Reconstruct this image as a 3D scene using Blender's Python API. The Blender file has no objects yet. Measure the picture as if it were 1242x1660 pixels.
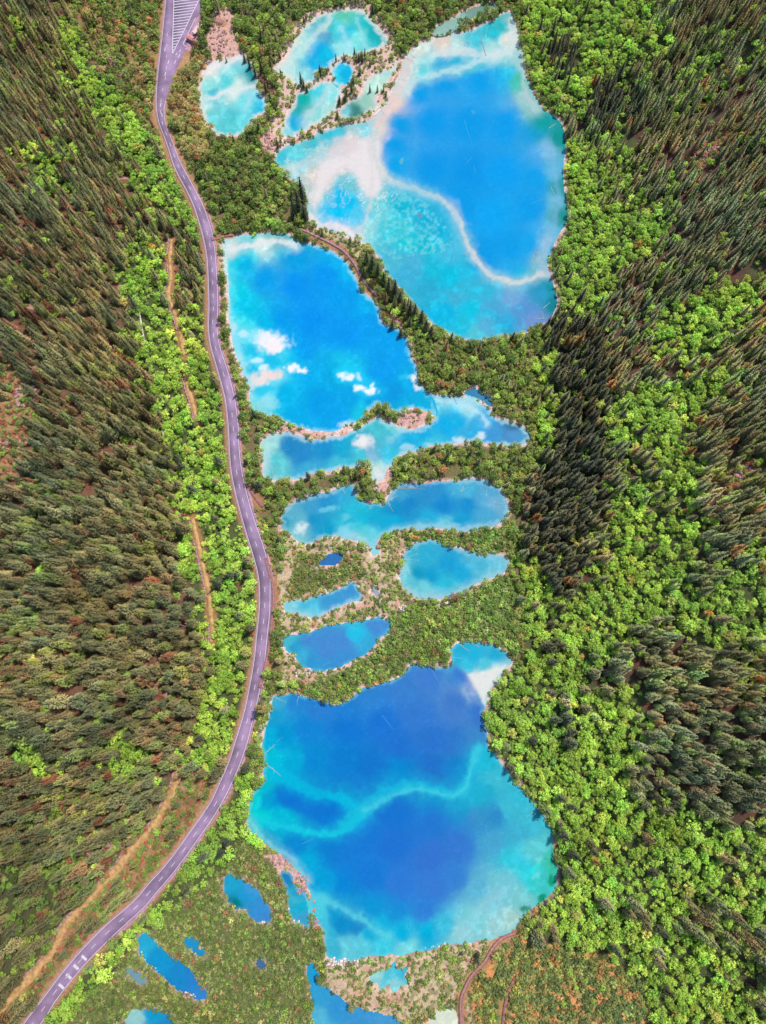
import bpy, bmesh, math, random
import numpy as np
from mathutils import Vector
random.seed(7); rng = np.random.default_rng(7)
scene = bpy.context.scene
col = scene.collection
# ------------------------------------------------------------------ camera, sky, sun, exposure
CAM_H = 400.0; PITCH = math.radians(12.7); FPX = 1106.0; IW, IH = 1242.0, 1660.0
cam_d = bpy.data.cameras.new('camera'); cam = bpy.data.objects.new('camera', cam_d); col.objects.link(cam)
cam.location = (0, 0, CAM_H); cam.rotation_euler = (PITCH, 0, 0)
cam_d.sensor_fit = 'VERTICAL'; cam_d.sensor_height = 36; cam_d.lens = 36 * FPX / IH
cam_d.clip_start = 1; cam_d.clip_end = 8000
scene.camera = cam
SUN_EL = math.radians(65); SUN_AZ = math.radians(48)      # azimuth measured from +X (east) towards +Y
world = bpy.data.worlds.new('World'); scene.world = world; world.use_nodes = True
wn = world.node_tree.nodes; wl = world.node_tree.links
bg = wn.get('Background') or wn.new('ShaderNodeBackground')
sky = wn.new('ShaderNodeTexSky'); sky.sky_type = 'NISHITA'; sky.sun_disc = False
sky.sun_elevation = SUN_EL; sky.sun_rotation = math.pi / 2 - SUN_AZ
sky.air_density = 1.0; sky.dust_density = 2.5; sky.ozone_density = 1.0; sky.altitude = 2500
wl.new(sky.outputs[0], bg.inputs[0]); bg.inputs[1].default_value = 0.15
sun_d = bpy.data.lights.new('sun', 'SUN'); sun = bpy.data.objects.new('sun', sun_d); col.objects.link(sun)
sun_d.energy = 3.2; sun_d.angle = math.radians(2.5); sun_d.color = (1.0, 0.95, 0.87)
sdir = Vector((math.cos(SUN_EL) * math.cos(SUN_AZ), math.cos(SUN_EL) * math.sin(SUN_AZ), math.sin(SUN_EL)))
sun.rotation_euler = sdir.to_track_quat('Z', 'Y').to_euler(); sun.location = (200, 150, 500)
scene.view_settings.view_transform = 'Standard'; scene.view_settings.look = 'None'
scene.view_settings.exposure = 0.55; scene.view_settings.gamma = 1
scene.view_settings.use_curve_mapping = False
scene.cycles.max_bounces = 6; scene.cycles.transparent_max_bounces = 6
# ------------------------------------------------------------------ projection helpers
ct, st = math.cos(PITCH), math.sin(PITCH)
def project(X, Y, Z):
    dx, dy, dz = X, Y, Z - CAM_H
    xc = dx; yc = dy * ct + dz * st; zc = -(-dy * st + dz * ct)     # zc: depth
    return IW / 2 + FPX * xc / zc, IH / 2 - FPX * yc / zc, zc
def unproj(u, v, z):
    u = np.asarray(u, float); v = np.asarray(v, float)
    x = (u - IW / 2) / FPX; y = -(v - IH / 2) / FPX
    wx, wy, wz = x, y * ct + st, y * st - ct
    t = (z - CAM_H) / wz
    return wx * t, wy * t
# ------------------------------------------------------------------ noise, polylines, polygons
def _h(i, j, s):
    n = (i.astype(np.int64) * 374761393 + j.astype(np.int64) * 668265263 + s * 1274126177) & 0xffffffff
    n = ((n ^ (n >> 13)) * 1274126177) & 0xffffffff
    return ((n ^ (n >> 16)) & 0xffff) / 65535.0
def vnoise(x, y, s=0):
    i = np.floor(x); j = np.floor(y); fx = x - i; fy = y - j
    fx = fx * fx * (3 - 2 * fx); fy = fy * fy * (3 - 2 * fy)
    a = _h(i, j, s); b = _h(i + 1, j, s); c = _h(i, j + 1, s); d = _h(i + 1, j + 1, s)
    return (a + (b - a) * fx) * (1 - fy) + (c + (d - c) * fx) * fy
def fbm(x, y, s=0, o=4):
    v = 0; a = 0.5; t = 0
    for k in range(o):
        v = v + a * vnoise(x * 2 ** k + 13.7 * k, y * 2 ** k - 7.3 * k, s + k); t += a; a *= 0.5
    return v / t * 2 - 1
def sstep(a, b, x):
    t = np.clip((x - a) / (b - a), 0, 1); return t * t * (3 - 2 * t)
def catmull(P, n=4, closed=False):
    P = np.asarray(P, float); N = len(P); out = []
    for i in range(N if closed else N - 1):
        p0 = P[(i - 1) % N] if closed else P[max(i - 1, 0)]
        p1 = P[i]; p2 = P[(i + 1) % N]; p3 = P[(i + 2) % N] if closed else P[min(i + 2, N - 1)]
        for k in range(n):
            t = k / n
            out.append(0.5 * ((2 * p1) + (-p0 + p2) * t + (2 * p0 - 5 * p1 + 4 * p2 - p3) * t * t + (-p0 + 3 * p1 - 3 * p2 + p3) * t ** 3))
    if not closed: out.append(P[-1])
    return np.array(out)
def inside(px, py, poly):
    c = np.zeros(np.shape(px), bool); n = len(poly)
    for i in range(n):
        x1, y1 = poly[i]; x2, y2 = poly[(i + 1) % n]
        if y1 == y2: continue
        c ^= ((y1 > py) != (y2 > py)) & (px < (x2 - x1) * (py - y1) / (y2 - y1) + x1)
    return c
def dist_line(px, py, P, closed=False, want_param=False):
    d2 = np.full(np.shape(px), 1e12); par = np.zeros(np.shape(px)); side = np.ones(np.shape(px))
    n = len(P)
    for i in range(n if closed else n - 1):
        ax, ay = P[i][:2]; bx, by = P[(i + 1) % n][:2]
        ex, ey = bx - ax, by - ay; L = ex * ex + ey * ey + 1e-9
        t = np.clip(((px - ax) * ex + (py - ay) * ey) / L, 0, 1)
        qx = px - ax - t * ex; qy = py - ay - t * ey; q = qx * qx + qy * qy
        m = q < d2
        d2 = np.where(m, q, d2)
        if want_param:
            par = np.where(m, i + t, par); side = np.where(m, np.sign(ex * qy - ey * qx + 1e-9), side)
    return (np.sqrt(d2), par, side) if want_param else np.sqrt(d2)
def s2l(c):
    c = np.asarray(c, float) / 255.0
    return np.where(c <= 0.04045, c / 12.92, ((c + 0.055) / 1.055) ** 2.4)
# ------------------------------------------------------------------ lakes (outlines traced in the photograph, laid on the valley floor)
LAKES = {
'A': (3.6, [(330,120),(334,108),(345,100),(360,97),(378,93),(392,88),(400,93),(408,105),(414,120),(418,133),(422,150),(430,160),(433,172),(430,183),(415,190),(405,205),(390,217),(372,220),(355,217),(343,210),(333,196),(326,180),(324,160),(325,140)]),
'B1': (3.6, [(622,58),(628,68),(615,78),(600,84),(583,88),(568,92),(556,92),(545,98),(530,112),(515,118),(508,132),(492,136),(480,136),(466,126),(450,118),(447,110),(462,95),(475,72),(490,52),(505,32),(525,22),(548,16),(570,15),(592,22),(610,40)]),
'B2': (3.5, [(540,114),(552,102),(566,106),(574,118),(568,135),(553,138),(542,128)]),
'B3': (3.4, [(456,215),(463,195),(470,178),(478,165),(482,152),(495,148),(508,140),(522,134),(538,134),(550,142),(553,152),(546,165),(546,176),(536,186),(520,198),(505,205),(490,214),(475,222),(462,222)]),
'B4': (3.4, [(641,98),(636,112),(618,118),(600,125),(590,140),(583,155),(570,163),(558,172),(550,184),(558,192),(576,192),(596,182),(610,172),(608,160),(617,148),(625,138),(634,125),(642,112)]),
'C': (3.0, [(447,258),(452,246),(465,238),(480,233),(500,225),(520,216),(545,207),(565,203),(585,200),(603,192),(614,182),(627,165),(640,142),(650,115),(655,95),(665,84),(680,72),(700,62),(725,58),(745,55),(765,50),(790,38),(808,28),(822,20),(834,30),(840,60),(845,90),(852,120),(862,145),(872,165),(885,180),(900,192),(912,210),(917,235),(915,260),(912,290),(918,320),(922,345),(915,365),(905,385),(895,405),(888,430),(892,450),(900,470),(902,490),(897,507),(885,520),(862,532),(838,542),(812,545),(795,548),(775,552),(752,549),(730,543),(708,530),(690,515),(668,490),(648,468),(630,448),(618,425),(605,405),(592,393),(576,388),(555,380),(535,372),(515,366),(503,358),(499,340),(496,322),(488,304),(474,292),(457,280)]),
'D': (2.4, [(362,392),(380,386),(410,381),(440,377),(465,380),(480,390),(500,395),(520,400),(545,412),(565,432),(580,457),(592,477),(608,492),(615,510),(624,527),(640,530),(655,541),(662,560),(668,580),(676,600),(675,620),(688,633),(702,650),(706,672),(697,670),(670,662),(640,666),(625,657),(615,654),(600,663),(585,679),(560,689),(540,698),(500,695),(470,686),(445,673),(415,665),(407,645),(399,620),(391,600),(383,575),(375,545),(370,515),(368,480),(365,450),(362,420)]),
'E': (2.4, [(423,718),(437,707),(465,702),(500,712),(550,709),(577,698),(602,682),(611,674),(625,683),(650,693),(672,698),(698,686),(703,672),(696,655),(690,640),(710,641),(735,643),(755,646),(772,652),(790,664),(802,678),(830,685),(853,698),(857,712),(840,722),(815,720),(795,719),(765,716),(735,720),(700,723),(680,730),(650,737),(637,750),(624,764),(614,780),(606,772),(600,755),(590,752),(570,758),(545,760),(520,765),(500,770),(480,777),(455,777),(430,772),(426,750)]),
'E2': (2.4, [(752,640),(766,632),(780,636),(795,646),(800,658),(790,655),(778,648),(764,646)]),
'F': (1.9, [(457,850),(460,830),(475,815),(500,805),(530,800),(550,792),(565,786),(574,790),(580,805),(597,815),(622,815),(634,800),(650,785),(680,785),(710,781),(740,781),(770,778),(800,785),(815,800),(823,820),(820,840),(800,850),(770,858),(740,862),(700,855),(670,858),(640,862),(620,868),(611,878),(614,893),(606,900),(597,888),(580,878),(555,872),(545,868),(520,872),(495,879),(475,869),(462,860)]),
'G': (1.6, [(660,890),(680,880),(700,877),(730,885),(760,893),(790,900),(820,902),(824,915),(815,930),(790,940),(765,950),(740,965),(715,970),(690,970),(665,964),(652,948),(648,930),(655,915),(655,900)]),
'H': (1.5, [(512,915),(522,908),(529,898),(545,896),(556,903),(548,912),(535,917)]),
'I': (1.4, [(462,978),(475,974),(490,973),(510,967),(535,960),(555,952),(572,945),(580,955),(588,966),(582,974),(565,977),(545,985),(522,997),(503,999),(480,991),(465,990)]),
'J': (1.1, [(457,1040),(465,1030),(485,1030),(510,1022),(540,1013),(575,1008),(600,1005),(617,1000),(634,1010),(630,1022),(612,1036),(597,1055),(575,1070),(550,1082),(520,1087),(495,1080),(480,1062),(465,1050)]),
'L': (0.8, [(440,1131),(460,1129),(480,1124),(500,1131),(520,1134),(545,1141),(570,1131),(590,1115),(620,1109),(645,1101),(660,1089),(670,1078),(700,1081),(728,1079),(734,1072),(731,1058),(737,1047),(752,1042),(775,1042),(800,1048),(829,1066),(823,1080),(812,1095),(800,1112),(789,1135),(784,1155),(787,1180),(788,1205),(800,1220),(820,1245),(840,1275),(865,1300),(880,1320),(892,1350),(897,1385),(903,1410),(897,1440),(882,1460),(862,1475),(842,1490),(828,1508),(800,1520),(770,1524),(740,1529),(710,1534),(690,1540),(660,1545),(630,1546),(600,1548),(575,1554),(550,1558),(535,1552),(528,1535),(525,1510),(512,1490),(505,1465),(500,1440),(485,1415),(470,1397),(445,1380),(425,1362),(408,1345),(401,1325),(405,1305),(415,1280),(425,1265),(428,1235),(425,1200),(432,1170),(440,1150)]),
'M': (0.5, [(366,1425),(376,1420),(395,1428),(412,1438),(425,1455),(436,1475),(440,1492),(425,1495),(412,1490),(400,1475),(380,1469),(368,1452)]),
'N': (0.6, [(456,1418),(472,1414),(478,1428),(488,1444),(498,1455),(502,1475),(500,1500),(488,1498),(475,1488),(468,1470),(465,1445)]),
'O': (0.4, [(227,1525),(240,1514),(255,1530),(270,1545),(285,1558),(310,1570),(320,1590),(336,1615),(330,1620),(310,1615),(290,1605),(270,1587),(250,1567),(232,1550)]),
'P': (0.4, [(299,1521),(311,1521),(328,1535),(331,1546),(315,1543),(301,1534)]),
'Q': (0.3, [(208,1642),(232,1634),(260,1640),(282,1655),(288,1685),(212,1690)]),
'R': (0.3, [(499,1566),(511,1568),(520,1590),(545,1615),(580,1635),(620,1645),(652,1655),(668,1690),(515,1690),(508,1640),(503,1600)]),
'S': (0.6, [(602,1590),(606,1576),(612,1582),(616,1568),(628,1574),(640,1562),(646,1572),(660,1570),(654,1582),(668,1592),(650,1596),(640,1606),(630,1596),(618,1602),(612,1594)]),
'T': (0.5, [(415,1556),(421,1552),(428,1565),(420,1569)]),
'U': (0.4, [(207,1574),(216,1572),(236,1590),(226,1592)]),
'W': (0.4, [(697,1662),(705,1645),(722,1632),(738,1640),(744,1665),(735,1690),(702,1690)]),
'V': (3.7, [(700,50),(712,40),(735,30),(760,15),(790,8),(802,12),(775,26),(740,43),(715,54)]),
'X': (1.4, [(603,955),(607,950),(616,966),(612,970)]),
}
LAKE_NAME = {'A':'small milky lake near the road fork','B1':'turquoise pool of the topmost terrace','B2':'tiny bright cyan pool among conifers','B3':'pale terrace pool beside the red bridge','B4':'narrow milky channel beside the huge upper lake',
'C':'huge upper lake crossed by a white ridge','D':'deep blue lake with white travertine clouds','E':'long lake behind the thin island','E2':'small inlet under overhanging trees','F':'bean-shaped lake above the marsh','G':'rounded lake below the bean-shaped lake','H':'tiny ink-blue marsh pond','I':'slim pale pond in the marsh','J':'leaf-shaped blue marsh pond',
'L':'biggest lowest lake with two cyan ridges','M':'slanted blue pond in the olive scrub','N':'narrow pond hugging the lowest lake','O':'long slanting pond beside the road','P':'tiny blue pond in the scrub','Q':'blue pond cut by the bottom edge','R':'wide pond below the lowest lake','S':'small pale pool in the shrub marsh','T':'speck of dark pond','U':'murky puddle','W':'whitish pool at the bottom edge','V':'milky stream above the huge lake','X':'pale puddle in the marsh'}
LK = {}
for k, (lv, pts) in LAKES.items():
    P = catmull(pts, 4, True); X, Y = unproj(P[:, 0], P[:, 1], lv)
    LK[k] = (lv, np.stack([X, Y], 1))
ROAD_Z = 4.2
ROAD = [(274,-60,288,-60),(271,-30,284,-30),(268,0,281,0),(263,50,280,50),(259,85,281,92),(256,112,284,120),(253,145,274,148),(253,175,267,178),(257,198,270,203),(266,222,279,226),(273,242,286,245),(281,268,294,264),(291,289,304,283),(302,309,315,303),(313,333,327,326),(322,360,337,351),(330,390,346,382),(335,420,350,414),(337,460,353,456),(338,500,354,500),(337,530,353,533),(341,562,357,560),(349,590,366,588),(358,622,375,618),(365,652,382,650),(369,690,387,688),(371,730,389,730),(374,765,393,763),(381,800,400,796),(390,835,410,832),(399,867,420,862),(408,896,430,892),(417,930,438,928),(420,960,439,962),(419,992,438,996),(415,1030,434,1034),(411,1070,430,1074),(404,1110,423,1115),(396,1150,414,1155),(388,1178,407,1184),(381,1200,402,1204),(370,1235,389,1242),(356,1267,374,1276),(342,1297,359,1305),(326,1322,343,1331),(306,1350,322,1361),(289,1374,305,1385),(265,1405,281,1417),(241,1431,257,1445),(222,1454,238,1468),(203,1472,219,1486),(168,1502,184,1518),(130,1541,147,1555),(103,1573,120,1586),(74,1611,92,1622),(56,1635,76,1648),(37,1660,58,1673),(0,1715,22,1728)]
ROADW = []
for a in ROAD:
    lx, ly = unproj(a[0], a[1], ROAD_Z); rx, ry = unproj(a[2], a[3], ROAD_Z); ROADW.append((lx, ly, rx, ry))
ROADW = catmull(np.array(ROADW, float), 4)
ROADC = (ROADW[:, :2] + ROADW[:, 2:]) / 2
RW_EXT = np.vstack([[ROADC[0] + (ROADC[0] - ROADC[4]) / np.linalg.norm(ROADC[0] - ROADC[4]) * 900], ROADC, [ROADC[-1] + (ROADC[-1] - ROADC[-5]) / np.linalg.norm(ROADC[-1] - ROADC[-5]) * 300 + np.array([0, -300.])]])
RF = [(850,-60),(855,0),(862,100),(890,180),(935,240),(935,350),(915,430),(925,500),(915,600),(890,700),(865,800),(860,900),(862,1000),(850,1080),(815,1150),(830,1230),(900,1300),(930,1400),(930,1480),(1000,1560),(1090,1680),(1130,1750)]
RFW = np.array([unproj(x, y, 3.0) for x, y in RF], float)
RFW = catmull(RFW, 3)
RFW = np.vstack([RFW[0] + [0, 900.], RFW, RFW[-1] + [40, -700.]])
# ------------------------------------------------------------------ terrain fields on a tensor grid
def axis(a0, a1, fine, mid, steps):
    pass
xs = np.concatenate([[-1800, -1200, -800, -600, -480], np.arange(-400, -170, 3.0), np.arange(-170, 190, 1.0), np.arange(190, 400, 3.0), [420, 480, 600, 800, 1200, 1800]])
ys = np.concatenate([[-1500, -900, -600, -450, -350], np.arange(-290, -205, 3.0), np.arange(-205, 500, 1.05), np.arange(500, 620, 4.0), [640, 700, 800, 1000, 1400, 2000, 2800]])
GX, GY = np.meshgrid(xs, ys)
def lake_sdf(px, py, k, marg=25):
    lv, P = LK[k]; out = np.full(px.shape, float(marg) + 5)
    m = (px > P[:, 0].min() - marg) & (px < P[:, 0].max() + marg) & (py > P[:, 1].min() - marg) & (py < P[:, 1].max() + marg)
    if m.any():
        x, y = px[m], py[m]; d = dist_line(x, y, P, True); ins = inside(x, y, P)
        out[m] = np.where(ins, -d, d)
    return out
LS = np.full(GX.shape, 30.0); wsum = np.zeros(GX.shape) + 1e-6; lsum = wsum * (0.6 + 3.0 * np.clip((GY + 180) / 640, 0, 1))
for k, (lv, P) in LK.items():
    d = lake_sdf(GX, GY, k); LS = np.minimum(LS, d)
    w = 1 / (np.maximum(d, 0.05) ** 2 + 0.02); w[d >= 29] = 0; wsum += w; lsum += w * lv
LVL = lsum / wsum
edge_n = fbm(GX / 2.6, GY / 2.6, 5, 3) * 1.2 + fbm(GX / 8, GY / 8, 9, 2) * 1.1
LSn = LS + edge_n * sstep(14, 1, np.abs(LS))
dr, rpar, rside = dist_line(GX, GY, RW_EXT, False, True)
LD = np.where(rside < 0, dr, 0)               # distance up the slope that rises from the road (towards -X)
dr_left = LD.copy()
dd, _, fside = dist_line(GX, GY, RFW, False, True)
RD = np.where(fside > 0, dd, 0)
if LD[len(ys) // 2, 0] < 1: LD = np.where(rside > 0, dr, 0)
if RD[len(ys) // 2, -1] < 1: RD = np.where(fside < 0, dd, 0)
def rise(d, s, c): return s * d * d / (d + c)
hl = rise(np.maximum(LD - 5, 0), 0.66, 38); hr = rise(RD, 0.66, 50)
hs = hl + hr
hs = hs + sstep(5, 60, hs) * (fbm(GX / 55, GY / 80, 21, 4) * 9)
hs = 230 * np.tanh(hs / 230)
land = 0.05 + 0.9 * sstep(0, 6, LSn) + 0.45 * fbm(GX / 6, GY / 6, 31, 4) * sstep(0.5, 4, LSn) + 0.9 * sstep(6, 25, LSn)
bedz = -0.15 + 0.22 * LSn
shape = np.where(LSn > 0, land * sstep(-0.3, 1.2, LSn) , np.maximum(bedz, -3.5))
HB = LVL + shape + hs
def sample(F, X, Y):
    X = np.clip(X, xs[0], xs[-1] - 1e-3); Y = np.clip(Y, ys[0], ys[-1] - 1e-3)
    i = np.clip(np.searchsorted(xs, X, 'right') - 1, 0, len(xs) - 2); j = np.clip(np.searchsorted(ys, Y, 'right') - 1, 0, len(ys) - 2)
    fx = (X - xs[i]) / (xs[i + 1] - xs[i]); fy = (Y - ys[j]) / (ys[j + 1] - ys[j])
    return (F[j, i] * (1 - fx) + F[j, i + 1] * fx) * (1 - fy) + (F[j + 1, i] * (1 - fx) + F[j + 1, i + 1] * fx) * fy
def carve(F, W3, hw, bl):
    """level the ground along a polyline with heights"""
    W3 = np.asarray(W3)
    m = (GX > W3[:, 0].min() - 30) & (GX < W3[:, 0].max() + 30) & (GY > W3[:, 1].min() - 30) & (GY < W3[:, 1].max() + 30)
    d, p, s = dist_line(GX[m], GY[m], W3, False, True)
    zz = np.interp(p, np.arange(len(W3)), W3[:, 2]); t = sstep(hw + bl, hw, d)
    F[m] = F[m] * (1 - t) + (zz - 0.14) * t
    D = np.full(GX.shape, 99.0); D[m] = d
    return D
road3 = np.column_stack([ROADC, np.full(len(ROADC), ROAD_Z)])
fork3 = np.array([(*unproj(305, -60, ROAD_Z), ROAD_Z), (*unproj(300, 0, ROAD_Z), ROAD_Z), (*unproj(298, 35, ROAD_Z), ROAD_Z), (*unproj(290, 70, ROAD_Z), ROAD_Z), (*unproj(280, 100, ROAD_Z), ROAD_Z)], float)
DROAD = np.minimum(carve(HB, road3, 5.8, 6.0), carve(HB, fork3, 13.0, 6.0) - 7.0)
def ground_hit(u, v, F=None):
    F = HB if F is None else F
    z = np.full(np.shape(u), 3.0)
    for _ in range(25):
        X, Y = unproj(u, v, z); z = sample(F, X, Y)
    return X, Y, z
def drape(pts, n=4, smooth=3):
    P = catmull(pts, n); X, Y, z = ground_hit(P[:, 0], P[:, 1])
    for _ in range(smooth):
        z[1:-1] = (z[:-2] + z[1:-1] * 2 + z[2:]) / 4
    return np.column_stack([X, Y, z])
PATHS_DIRT = [
    [(278,388),(275,420),(277,450),(272,475),(280,500),(290,530),(295,555),(299,577)],
    [(300,612),(306,635),(314,660),(321,692)],
    [(312,840),(318,870),(325,900),(332,930),(338,960),(341,990),(344,1020),(343,1042)],
    [(289,1255),(283,1275),(270,1300),(255,1330),(235,1355),(215,1375),(200,1395),(185,1415),(165,1437),(140,1462),(115,1490),(98,1515),(85,1543),(60,1573),(30,1605),(0,1640),(-40,1680)]]
DIRT3 = [drape(p) for p in PATHS_DIRT]
DPATH = np.full(GX.shape, 99.0)
for i, w in enumerate(DIRT3): DPATH = np.minimum(DPATH, carve(HB, w, 2.2 if i < 3 else 3.0, 2.5))
LINE_PATH = [(225,500),(230,530),(238,575),(247,625),(256,660),(264,700),(272,745),(286,785),(303,820)]
LINE3 = drape(LINE_PATH); carve(HB, LINE3, 0.8, 1.5)
BOARDS = [
  ('pinkish walkway along the crest of the tree-lined dam', [(486,371),(510,382),(535,394),(555,406),(571,423),(584,445),(598,466),(612,482)], .6),
  ('short red-brown walkway at the foot of the tree-lined dam', [(632,512),(645,524),(652,534)], 1.2),
  ('dark red wooden bridge between the milky lake and the terrace pools', [(421,124),(428,134),(435,145),(442,153)], 1.6),
  ('mauve footbridge over the dry gravel inlet near the road fork', [(334,31),(345,33),(361,38)], 1.2),
  ('wooden walkway joining the road to the deep blue lake', [(343,389),(352,387),(364,383),(378,381)], 0.9),
  ('curving boardwalk beside the road where the road bends past the marsh', [(431,905),(438,930),(443,950),(444,972),(442,1001),(438,1037),(434,1063),(428,1090),(421,1115)], 0.8),
  ('short boardwalk ramp beside the road above the bean-shaped lake', [(396,774),(403,790),(412,803),(426,822)], 0.7),
  ('reddish boardwalk curling away from the lowest lake through the scrub', [(836,1512),(815,1520),(800,1535),(786,1558),(766,1580),(752,1605),(747,1630),(750,1690)], .8),
  ('thin boardwalk strip running down through the orange scrub', [(838,1580),(826,1600),(818,1630),(812,1690)], 0.4)]
BOARD3 = []
for lab, p, w in BOARDS:
    w3 = drape(p, 4, 5); BOARD3.append(w3); DPATH = np.minimum(DPATH, carve(HB, w3, w * 0.8, 1.5))
HZ = HB
# ------------------------------------------------------------------ vegetation zones in photograph coordinates
ZW, ZH, Z0 = 700, 920, 80
zu, zv = np.meshgrid(np.arange(ZW) * 2.0 - Z0, np.arange(ZH) * 2.0 - Z0)
ZONE = np.where(zu < 621, 0, 1).astype(np.int8)
wu = zu + fbm(zu / 28, zv / 28, 71, 3) * 14; wv = zv + fbm(zu / 28, zv / 28, 81, 3) * 14
def zone(poly, c, raw=False):
    m = inside(zu if raw else wu, zv if raw else wv, poly); ZONE[m] = c
# valley floor
zone([(262,-90),(850,-90),(850,60),(870,150),(915,210),(925,350),(895,430),(905,500),(900,700),(850,800),(840,1000),(830,1100),(790,1150),(800,1230),(870,1290),(905,1400),(870,1490),(830,1740),(20,1740),(80,1620),(250,1450),(370,1260),(410,1180),(440,950),(380,740),(370,620),(345,500),(345,400),(290,280),(262,200)], 3)
zone([(70,-90),(262,-90),(255,100),(262,240),(215,200),(165,130),(120,60)], 9)     # mixed valley corner by the road fork
zone([(285,80),(340,100),(345,215),(330,250),(300,260),(280,200),(272,160)], 10)                     # pale willows
zone([(340,1250),(400,1230),(430,1380),(330,1430),(250,1500),(120,1640),(60,1740),(20,1740),(90,1620),(230,1480)], 2)
zone([(435,690),(470,700),(600,690),(690,660),(700,690),(600,700),(450,715)], 7)
zone([(870,500),(930,470),(1000,560),(990,700),(960,830),(930,920),(960,1020),(900,1080),(860,1010),(850,880),(870,780),(905,700),(880,600)], 8)
zone([(1060,630),(1110,640),(1110,720),(1060,760),(1010,780),(1000,900),(970,1000),(940,980),(970,850),(990,740)], 1)
# bright broadleaf belts
for p in [
 [(75,10),(130,50),(150,100),(190,150),(235,215),(255,240),(300,290),(332,350),(333,420),(340,480),(345,560),(368,700),(392,850),(412,930),(410,1050),(395,1150),(375,1210),(345,1250),(305,1240),(322,1150),(328,1080),(310,1000),(300,930),(292,850),(272,760),(252,700),(240,640),(215,560),(212,480),(205,430),(225,350),(205,280),(165,210),(110,130),(80,60)],
 [(25,245),(60,235),(105,270),(95,310),(60,310)], [(0,20),(30,20),(45,60),(10,60)], [(175,430),(215,420),(235,480),(200,490)], [(85,200),(110,210),(130,260),(100,250)],
 [(0,1200),(60,1200),(90,1250),(20,1240)],[(160,1190),(230,1180),(250,1240),(170,1250)],
 [(850,-90),(1010,-90),(1070,20),(1095,70),(1050,110),(1000,160),(945,195),(900,185),(868,150),(850,90)],
 [(908,235),(950,205),(985,265),(985,330),(1050,305),(1090,330),(1070,400),(1000,450),(955,520),(925,520),(905,470),(898,420),(925,350),(915,280)],
 [(1085,490),(1170,460),(1235,450),(1242,490),(1180,540),(1120,600),(1060,570),(1040,530)],
 [(985,650),(1080,610),(1190,590),(1185,640),(1110,680),(1135,740),(1150,790),(1115,860),(1080,810),(1050,740),(990,720),(970,690)],
 [(990,790),(1040,760),(1070,830),(1150,830),(1130,930),(1060,1000),(1000,1060),(940,1090),(900,1040),(925,950),(985,900)],
 [(1080,970),(1250,890),(1330,920),(1330,1040),(1150,1050),(1090,1030)],
 [(800,1110),(850,1060),(880,1040),(930,1080),(980,1120),(1050,1110),(1045,1190),(1010,1260),(1100,1300),(1150,1330),(1330,1330),(1330,1740),(1080,1740),(1040,1600),(980,1540),(900,1530),(850,1500),(880,1460),(905,1400),(893,1330),(850,1270),(800,1210),(786,1150)],
 [(825,900),(870,890),(900,960),(895,1040),(850,1080),(825,1040),(850,960)],[(860,590),(900,560),(905,680),(870,760),(860,700),(885,640)],[(990,200),(1020,190),(1030,290),(1000,300)],[(1150,80),(1180,100),(1110,130),(1080,150),(1100,110)]]:
    zone(p, 2)
for p in [[(885,70),(905,45),(925,70),(925,130),(900,135)],[(1170,1370),(1215,1400),(1180,1420)],[(1090,1490),(1160,1470),(1242,1520),(1300,1580),(1200,1550)],[(1205,1590),(1330,1570),(1330,1680),(1215,1650)],[(1050,1540),(1075,1545),(1070,1575)],
 [(905,1130),(935,1150),(930,1200),(905,1190)],[(240,330),(270,345),(330,450),(320,500),(280,480),(250,380)],[(315,950),(345,970),(340,1000),(320,990)],[(370,900),(400,940),(385,960)],[(295,360),(325,400),(330,470),(300,420)],[(975,130),(1010,120),(1010,200),(960,210),(940,180)],[(950,1370),(990,1380),(1000,1400)]]:
    zone(p, 8 if p[0][0] > 800 and p[0][1] < 1300 else (0 if p[0][0] < 600 else 1))
zone([(440,205),(452,120),(440,80),(480,40),(545,5),(600,8),(640,50),(650,95),(640,140),(620,180),(560,205),(500,222),(445,250),(425,250)], 13)
zone([(290,1262),(345,1252),(372,1236),(345,1290),(300,1345),(262,1402),(200,1462),(160,1492),(110,1550),(40,1625),(10,1640),(100,1512),(200,1402)], 12)
zone([(-60,1400),(60,1380),(150,1410),(160,1435),(110,1480),(60,1560),(-60,1680)], 15)
# marshes and scrub
zone([(452,872),(500,872),(550,868),(600,895),(640,860),(680,870),(655,900),(645,950),(660,985),(640,1010),(625,1050),(560,1095),(470,1110),(450,1090),(455,1010)], 5)
zone([(470,900),(560,885),(590,930),(540,950),(470,965)], 4)
zone([(620,870),(700,860),(820,858),(840,890),(820,900),(720,880),(660,880)], 11)
zone([(640,985),(700,980),(760,960),(830,930),(850,1000),(840,1060),(800,1045),(740,1040),(700,1080),(640,1100),(560,1125),(545,1140),(470,1115),(560,1090),(620,1040)], 11)
zone([(260,1500),(330,1430),(400,1345),(440,1400),(500,1490),(525,1550),(500,1590),(500,1740),(60,1740),(150,1620)], 4)
zone([(525,1555),(600,1550),(720,1535),(835,1515),(800,1545),(760,1600),(750,1740),(640,1740),(580,1640),(520,1590)], 5)
zone([(835,1520),(900,1530),(980,1545),(1040,1600),(1080,1740),(752,1740),(765,1600),(800,1555)], 6)
zone([(430,1375),(470,1390),(505,1440),(520,1500),(505,1505),(495,1455),(475,1425),(450,1415)], 7)
zone([(345,10),(368,10),(385,85),(350,100),(335,100)], 7)
zone([(-20,590),(45,600),(65,680),(30,760),(-20,800)], 12); zone([(-20,1270),(100,1275),(230,1345),(200,1400),(60,1400),(-20,1400)], 14); zone([(-20,900),(60,940),(40,1100),(-20,1130)], 14)
zone([(1110,255),(1195,190),(1200,220),(1130,295)], 12); zone([(1150,765),(1250,735),(1240,780),(1170,795)], 12)
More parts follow.
